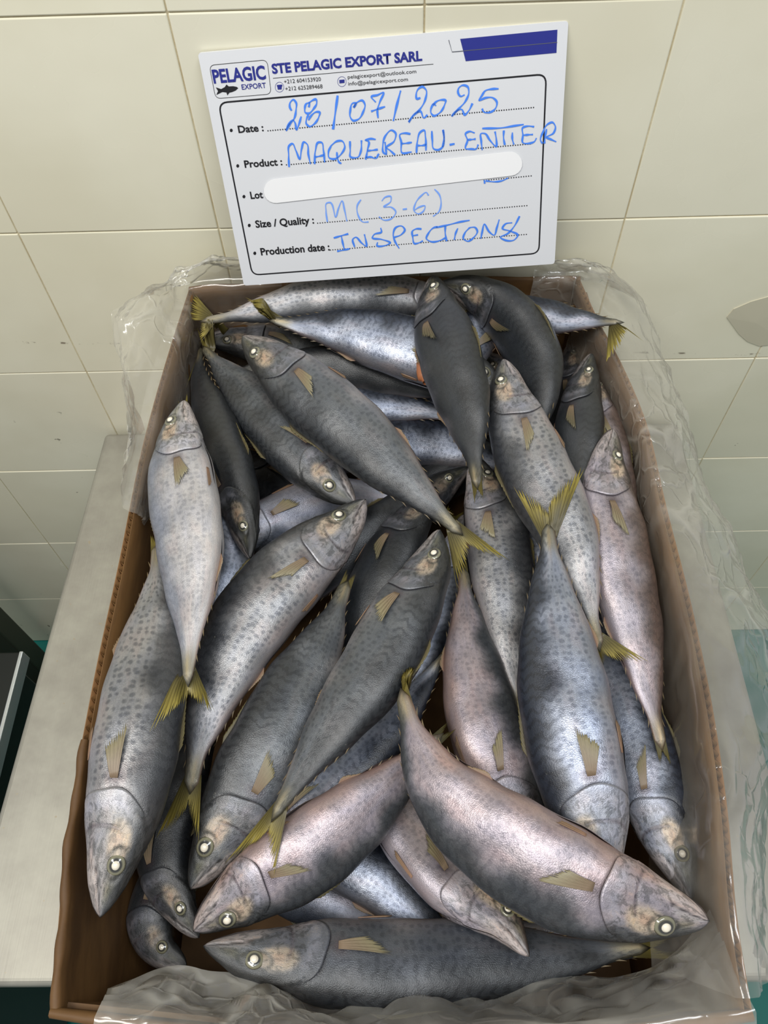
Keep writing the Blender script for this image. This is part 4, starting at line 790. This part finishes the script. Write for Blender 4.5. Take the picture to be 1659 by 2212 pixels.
# front side
ff = hermite([(x, y, RIM+.006) for x, y in FRONT], np.linspace(0.0, .93, 12))
inF = np.array([at_z(x, y, z) for x, y, z in ((1575, 1890, .215), (1500, 2010, .215), (1440, 2070, .215), (1330, 2110, .19), (1180, 2100, .17), (1000, 2110, .16), (840, 2120, .16), (690, 2150, .19), (600, 2125, .215), (480, 2098, .222), (370, 2088, .230), (235, 2140, .238))])
outF = ff.copy(); outF[:, 1] -= .03; outF[:, 2] = .06; outF[0] = (.222, -.012, .09); outF[-1] = at_z(262, 2290, .19)
film('film_panel', ff, inF, outF, 11, 220, .005, 'milky')
# back left corner
rl = up(LEFT, .56, 1.0, 7); rbl = up(BACK, .02, .24, 4); rimL = np.r_[rl, rbl]
inL = rimL.copy(); inL[:7, 0] += .010; inL[7:, 1] -= .010; inL[:, 2] = .13; inL[0, 2] = .235; inL[1, 2] = .20
outL = np.array([at_z(308, 925, .25), at_z(298, 880, .25), at_z(270, 800, .26), at_z(243, 740, .265), at_z(246, 690, .275), at_z(300, 645, .28), at_z(370, 622, .275), at_z(405, 612, .275), at_z(440, 598, .272), at_z(490, 582, .272), at_z(540, 575, .272)])
outL[:, 1] = np.minimum(outL[:, 1], .652)
film('film_panel', rimL, inL, outL, 21, 150, .0035)

# ------------------------------------------------------------------ white board with print and marker writing
c4 = [(427, 115, .655), (1228, 45, .660), (1198, 570, None), (527, 617, .602)]
TL = at_y(*c4[0]); TR = at_y(*c4[1]); BL = at_y(*c4[3])
eu = (TR-TL)/np.linalg.norm(TR-TL); ev = TL-BL; ev -= eu*(ev@eu); ev /= np.linalg.norm(ev); en = np.cross(eu, ev)   # en towards the viewer
def on(x, y, lift=0.0):
    r = ray(x, y); k = ((BL+en*lift-CAM)@en)/(r@en); return CAM+r*k
def cr(P): return [(400+x/1.929, 30+y/1.929) for x, y in P]
sgn = tag(empty('notice_board', tuple((BL+on(1198, 570))/2)), 'white board with printed form and blue marker writing, leaning on the tiled wall', 'sign')
def plate(name, pts, z0, z1, mat, parent):
    V = [p+en*z0 for p in pts]+[p+en*z1 for p in pts]; n = len(pts)
    return mesh(name, V, [tuple(range(n))[::-1], tuple(range(n, 2*n))]+[(i, (i+1) % n, n+(i+1) % n, n+i) for i in range(n)], mat, parent)
def rounded(cs, r, seg=6):
    out = []
    for i in range(len(cs)):
        p = cs[i]; a = cs[i-1]-p; b = cs[(i+1) % len(cs)]-p; a /= np.linalg.norm(a); b /= np.linalg.norm(b)
        for k in range(seg+1):
            f = k/seg; out.append(p+a*r*(1-f)**2+b*r*f**2)
    return out
corners = [on(x, y) for x, y in ((527, 617), (1198, 570), (1228, 45), (427, 115))]
plate('board', rounded(corners, .003), -.003, 0, M['plate'], sgn)
def loop(name, pts, w, mat, z=.0002, closed=True):
    P = np.array(pts); n = len(P); V = []
    for i in range(n):
        a = P[(i-1) % n] if closed or i else P[i]; b = P[(i+1) % n] if closed or i < n-1 else P[i]
        t = b-a; t /= np.linalg.norm(t)+1e-12; s_ = np.cross(en, t)
        V += [P[i]+s_*w/2+en*z, P[i]-s_*w/2+en*z]
    Fc = [(2*i, 2*i+1, (2*i+3) % (2*n), (2*i+2) % (2*n)) for i in range(n if closed else n-1)]
    return mesh(name, V, Fc, mat, sgn)
def quad_px(P): return [on(x, y) for x, y in P]
loop('printed_frame', rounded(quad_px([(472, 222), (1180, 160), (1164, 547), (545, 594)]), .0075), .0013, M['ink'])
loop('logo_frame', rounded(quad_px([(452, 141), (577, 129), (586, 203), (466, 213)]), .0045), .0004, M['ink'])
plate('blue_banner', quad_px([(1006, 132), (994, 84), (1204, 64), (1202, 114)]), .0001, .00025, M['navy'], sgn)
loop('banner_line', quad_px(cr([(1098, 108), (1112, 158), (1550, 118)])), .0005, M['grey'], .0004, False)
loop('rule', quad_px(cr([(366, 268), (1034, 209)])), .0004, M['ink'], closed=False)
def text(s, px, py, h_px, wid_px, mat, bold=0.0, name='lettering'):
    """px,py: left end of the base line in the photograph; the text is fitted to wid_px along the board"""
    cu = bpy.data.curves.new(name, 'FONT'); cu.body = s; cu.size = 1; cu.offset = bold; cu.resolution_u = 3
    o = bpy.data.objects.new(name, cu); COL.objects.link(o); bpy.context.view_layer.update()
    me = bpy.data.meshes.new_from_object(o); bpy.data.objects.remove(o)
    me.name = name; co = np.empty(len(me.vertices)*3); me.vertices.foreach_get('co', co); co = co.reshape(-1, 3)
    p0 = on(px, py); p1 = on(px+wid_px[0], py+wid_px[1]); W = np.linalg.norm(p1-p0); dx = (p1-p0)/W; dy = np.cross(en, dx)
    hh = np.linalg.norm(on(px, py-h_px)-p0)
    x0, x1 = co[:, 0].min(), co[:, 0].max(); cap = .72
    P = p0+np.outer((co[:, 0]-x0)/(x1-x0)*W, dx)+np.outer(co[:, 1]/cap*hh, dy)+en*.00035
    me.vertices.foreach_set('co', P.ravel()); me.update()
    return link(name, me, mat, sgn)
def T(s, X, Y, h, X2, Y2, mat, bold=0.0):
    (a, b), (c, d) = cr([(X, Y), (X2, Y2)]); return text(s, a, b, h/1.929, (c-a, d-b), mat, bold)
T('STE PELAGIC EXPORT SARL', 364, 248, 40, 988, 193, M['navy'], .038)
T('PELAGIC', 120, 288, 56, 338, 270, M['navy'], .03)
T('EXPORT', 237, 315, 22, 338, 307, M['navy'], .012)
T('+212 604153920', 413, 290, 17, 566, 279, M['ink']); T('+212 625289468', 418, 320, 17, 573, 309, M['ink'])
T('pelagicexport@outlook.com', 678, 270, 16, 963, 246, M['ink']); T('info@pelagicexport.com', 680, 298, 16, 928, 279, M['ink'])
for s, X, Y, X2, Y2 in (('Date :', 223, 495, 328, 487), ('Product :', 249, 640, 406, 629), ('Lot', 274, 770, 326, 766), ('Size / Quality :', 295, 890, 538, 872), ('Production date :', 317, 1005, 603, 984)):
    T(s, X, Y, 30, X2, Y2, M['ink'], .026)
def disc(X, Y, r, mat, ring=None):
    c = np.array(cr([(X, Y)])[0]); P = [on(c[0]+r/1.929*math.cos(a), c[1]+r*1.15/1.929*math.sin(a)) for a in np.linspace(0, -2*math.pi, 25)[:-1]]
    if ring: loop('icon_ring', P, ring, mat)
    else: plate('bullet', P, .0001, .0003, mat, sgn)
for X, Y in ((192, 485), (219, 633), (245, 761), (267, 881), (290, 997)): disc(X, Y, 6, M['ink'])
disc(393, 305, 18, M['navy'], .0003); disc(653, 282, 18, M['navy'], .0003)
plate('phone_icon', quad_px(cr([(386, 315), (384, 302), (403, 300), (402, 314)])), .0001, .0003, M['navy'], sgn)
plate('phone_icon', quad_px(cr([(383, 303), (382, 296), (404, 294), (405, 301)])), .0001, .0003, M['navy'], sgn)
plate('envelope_icon', quad_px(cr([(643, 289), (642, 275), (664, 273), (664, 287)])), .0001, .0003, M['navy'], sgn)
fishpx = [(128, 303), (150, 310), (165, 302), (172, 291), (182, 299), (200, 298), (215, 301), (221, 306), (210, 316), (196, 322), (184, 325), (176, 336), (172, 324), (155, 322), (130, 334), (137, 318)]
plate('fish_emblem', quad_px(cr([(x, y+3) for x, y in fishpx]))[::-1], .0001, .0003, M['ink'], sgn)
# dotted lines
def dots(X, Y, X2, Y2):
    a, b = [np.array(p) for p in cr([(X, Y), (X2, Y2)])]; n = int(np.linalg.norm(b-a)/5.3); V, Fc = [], []
    for i in range(n):
        p = a+(b-a)*i/n; c = on(*p, .0003); k = len(V)
        V += [c+.00058*(eu*math.cos(q)+ev*math.sin(q)) for q in np.linspace(0, 2*math.pi, 7)[:-1]]; Fc.append(tuple(range(k, k+6)))
    o = mesh('dotted_line', V, Fc, M['ink'], sgn); o['kind'] = 'stuff'
dots(345, 487, 1462, 389); dots(422, 629, 1448, 541); dots(1245, 694, 1452, 674); dots(552, 872, 1434, 798); dots(605, 984, 1432, 918)
# marker writing, one object per written word
def spl(P, n): return hermite(np.array([(x, y, 0) for x, y in P], float), np.linspace(0, 1, n))[:, :2]
def write(strokes, org, sc, w, mat):
    V, Fc = [], []
    for S in strokes:
        P = np.array([on(org[0]+x/sc, org[1]+y/sc, .0004) for x, y in (spl(S, max(6, 8*len(S))) if len(S) > 2 else spl(S, 4))])
        n = len(P); k = len(V)
        for i in range(n):
            t = P[min(i+1, n-1)]-P[max(i-1, 0)]; t /= np.linalg.norm(t)+1e-12; s_ = np.cross(en, t); ww = w*(.82+.25*math.sin(i*.35+k))
            V += [P[i]+s_*ww/2, P[i]-s_*ww/2]
        Fc += [(k+2*i, k+2*i+1, k+2*i+3, k+2*i+2) for i in range(n-1)]
    o = mesh('handwriting', V, Fc, mat, sgn); return o
A = (600, 180); sa = 5.53; WD = .0017
write([[(165, 325), (145, 290), (150, 225), (185, 195), (218, 230), (218, 310), (190, 430), (150, 480), (100, 565), (130, 490), (185, 440), (205, 470), (225, 555), (255, 480), (280, 395)],
       [(370, 285), (375, 235), (345, 240), (322, 300), (330, 350), (360, 360), (430, 300), (465, 230), (455, 190), (420, 200), (370, 235)],
       [(365, 375), (345, 420), (340, 480), (380, 515), (440, 480), (490, 400), (500, 345), (465, 340), (400, 385), (365, 440)]], A, sa, WD, M['marker'])
write([[(715, 145), (690, 330), (660, 550)], [(1468, 85), (1420, 270), (1380, 450)]], A, sa, WD*1.2, M['marker'])
write([[(910, 290), (930, 235), (900, 235), (865, 330), (865, 400), (900, 445), (960, 430), (1020, 340), (1040, 250), (1010, 205), (950, 225), (905, 290)],
       [(1170, 225), (1118, 158), (1190, 140), (1262, 108), (1220, 220), (1190, 320), (1198, 415)], [(1115, 335), (1200, 305), (1282, 278)]], A, sa, WD, M['marker'])
Bo = (880, 170); sb = 4.608
write([[(130, 190), (95, 200), (88, 150), (110, 100), (150, 80), (185, 110), (180, 200), (120, 310), (60, 370), (15, 430), (70, 350), (130, 325), (165, 390), (200, 360)],
       [(285, 270), (265, 250), (238, 290), (235, 340), (260, 368), (320, 340), (370, 260), (380, 215), (340, 210), (285, 230), (255, 265)],
       [(570, 160), (530, 175), (505, 140), (510, 95), (550, 65), (600, 80), (612, 130), (580, 220), (500, 310), (440, 375), (500, 315), (540, 305), (570, 360), (610, 320), (648, 245)],
       [(908, 100), (840, 103), (775, 120), (740, 170), (712, 215), (780, 190), (850, 190), (890, 230), (880, 290), (820, 335), (760, 330), (743, 298)]], Bo, sb, WD, M['marker'])
write([[(135, 1000), (130, 860), (140, 740), (170, 720), (215, 800), (262, 905), (285, 780), (315, 700), (345, 720), (365, 850), (390, 965)],
       [(440, 965), (450, 800), (485, 705), (520, 705), (545, 800), (560, 945)], [(445, 880), (500, 870), (555, 855)],
       [(640, 740), (605, 820), (615, 890), (670, 905), (760, 840), (800, 750), (770, 690), (710, 690), (640, 740)], [(705, 820), (715, 900), (735, 945), (760, 958)],
       [(862, 690), (865, 800), (870, 880), (910, 890), (960, 880), (990, 820), (1000, 680)],
       [(1170, 670), (1110, 662), (1045, 680), (1080, 690), (1070, 800), (1050, 910)], [(1070, 805), (1130, 800), (1195, 790)], [(1050, 885), (1110, 880), (1170, 895), (1208, 840)],
       [(1300, 850), (1265, 830), (1255, 740), (1290, 620), (1360, 560), (1405, 590), (1390, 690), (1300, 770), (1340, 800), (1400, 855)], [(1280, 700), (1290, 780), (1300, 855)],
       [(1585, 605), (1520, 595), (1460, 610), (1475, 700), (1485, 830), (1600, 820)], [(1480, 720), (1540, 715), (1602, 705)]], A, sa, WD, M['marker'])
write([[(90, 740), (100, 620), (130, 530), (165, 512), (180, 580), (185, 715)], [(105, 665), (145, 665), (190, 655)],
       [(243, 520), (248, 610), (265, 700), (310, 708), (350, 680), (355, 510), (365, 600), (350, 680)], [(420, 658), (470, 648)],
       [(670, 540), (620, 525), (580, 545), (598, 610), (580, 695), (640, 700), (685, 700), (705, 655)], [(600, 608), (640, 605), (680, 600)],
       [(745, 710), (735, 620), (735, 545), (770, 545), (820, 610), (885, 675), (885, 600), (872, 525)], [(745, 495), (950, 488), (1060, 470), (1158, 455)],
       [(960, 515), (958, 590), (970, 660)], [(1045, 535), (1045, 600), (1060, 655)],
       [(1262, 478), (1200, 472), (1148, 488), (1150, 560), (1148, 635), (1230, 640), (1265, 625), (1285, 590)], [(1155, 562), (1200, 558), (1250, 555)],
       [(1345, 645), (1328, 620), (1350, 530), (1400, 450), (1445, 435), (1472, 470), (1455, 540), (1385, 585), (1420, 600), (1482, 628)], [(1385, 500), (1370, 590), (1365, 645)]], Bo, sb, WD, M['marker'])
Co = (680, 380); sc_ = 3.318
write([[(90, 330), (80, 250), (85, 195), (105, 190), (150, 295), (170, 230), (195, 178), (212, 240), (230, 325)], [(330, 170), (305, 210), (310, 280), (345, 330), (385, 330)],
       [(480, 180), (500, 155), (545, 148), (545, 180), (495, 222), (550, 225), (580, 255), (550, 305), (490, 315), (460, 292)], [(630, 240), (660, 236)],
       [(815, 140), (800, 118), (765, 140), (720, 200), (712, 250), (740, 272), (780, 250), (790, 215), (745, 225), (715, 245)], [(858, 95), (890, 130), (905, 200), (890, 255), (848, 290)]], Co, sc_, WD*.85, M['marker2'])
write([[(135, 445), (185, 430), (240, 415)], [(190, 430), (200, 480), (212, 530)], [(160, 540), (205, 532), (250, 522)],
       [(285, 510), (275, 450), (290, 440), (335, 480), (370, 505), (365, 460), (355, 418)],
       [(472, 372), (478, 400), (425, 420), (412, 440), (480, 455), (540, 480), (500, 500), (445, 497), (450, 475)],
       [(605, 520), (575, 470), (562, 420), (580, 370), (625, 360), (645, 385), (620, 420), (570, 440)],
       [(765, 380), (725, 380), (700, 395), (702, 440), (715, 485), (745, 480), (775, 465)], [(705, 428), (740, 422)],
       [(880, 365), (855, 370), (815, 410), (800, 450), (830, 470), (900, 462), (935, 445)], [(870, 370), (960, 350), (1040, 330), (1110, 318)], [(935, 358), (935, 410), (945, 468)],
       [(1025, 375), (1010, 410), (1000, 458)], [(1110, 370), (1075, 410), (1065, 450), (1095, 468), (1140, 440), (1165, 395), (1150, 370), (1110, 370)],
       [(1190, 450), (1200, 400), (1215, 345), (1250, 400), (1285, 425), (1305, 370), (1322, 312)],
       [(1415, 335), (1365, 345), (1345, 375), (1400, 395), (1455, 425), (1430, 458), (1370, 462), (1330, 440), (1380, 415), (1430, 360), (1468, 288)]], Co, sc_, WD*1.05, M['marker'])
write([[(1215, 30), (1218, 55)], [(1225, 35), (1290, 42), (1350, 32), (1385, 15)]], Co, sc_, WD*.9, M['marker'])
# matt strip over the lot number
def capsule(a, b, r, n=10):
    a = np.array(a, float); b = np.array(b, float); d = (b-a)/np.linalg.norm(b-a); q = np.array([-d[1], d[0]]); out = []
    for k in range(n+1): f = math.pi*k/n; out.append(b+r*(math.cos(f)*-q+math.sin(f)*d))
    for k in range(n+1): f = math.pi*k/n; out.append(a+r*(math.cos(f)*q-math.sin(f)*d))
    return out
cp = [on(x, y) for x, y in capsule((596, 412), (1102, 353), 26)]
plate('blank_strip', cp[::-1], .0005, .0009, M['cover'], sgn)
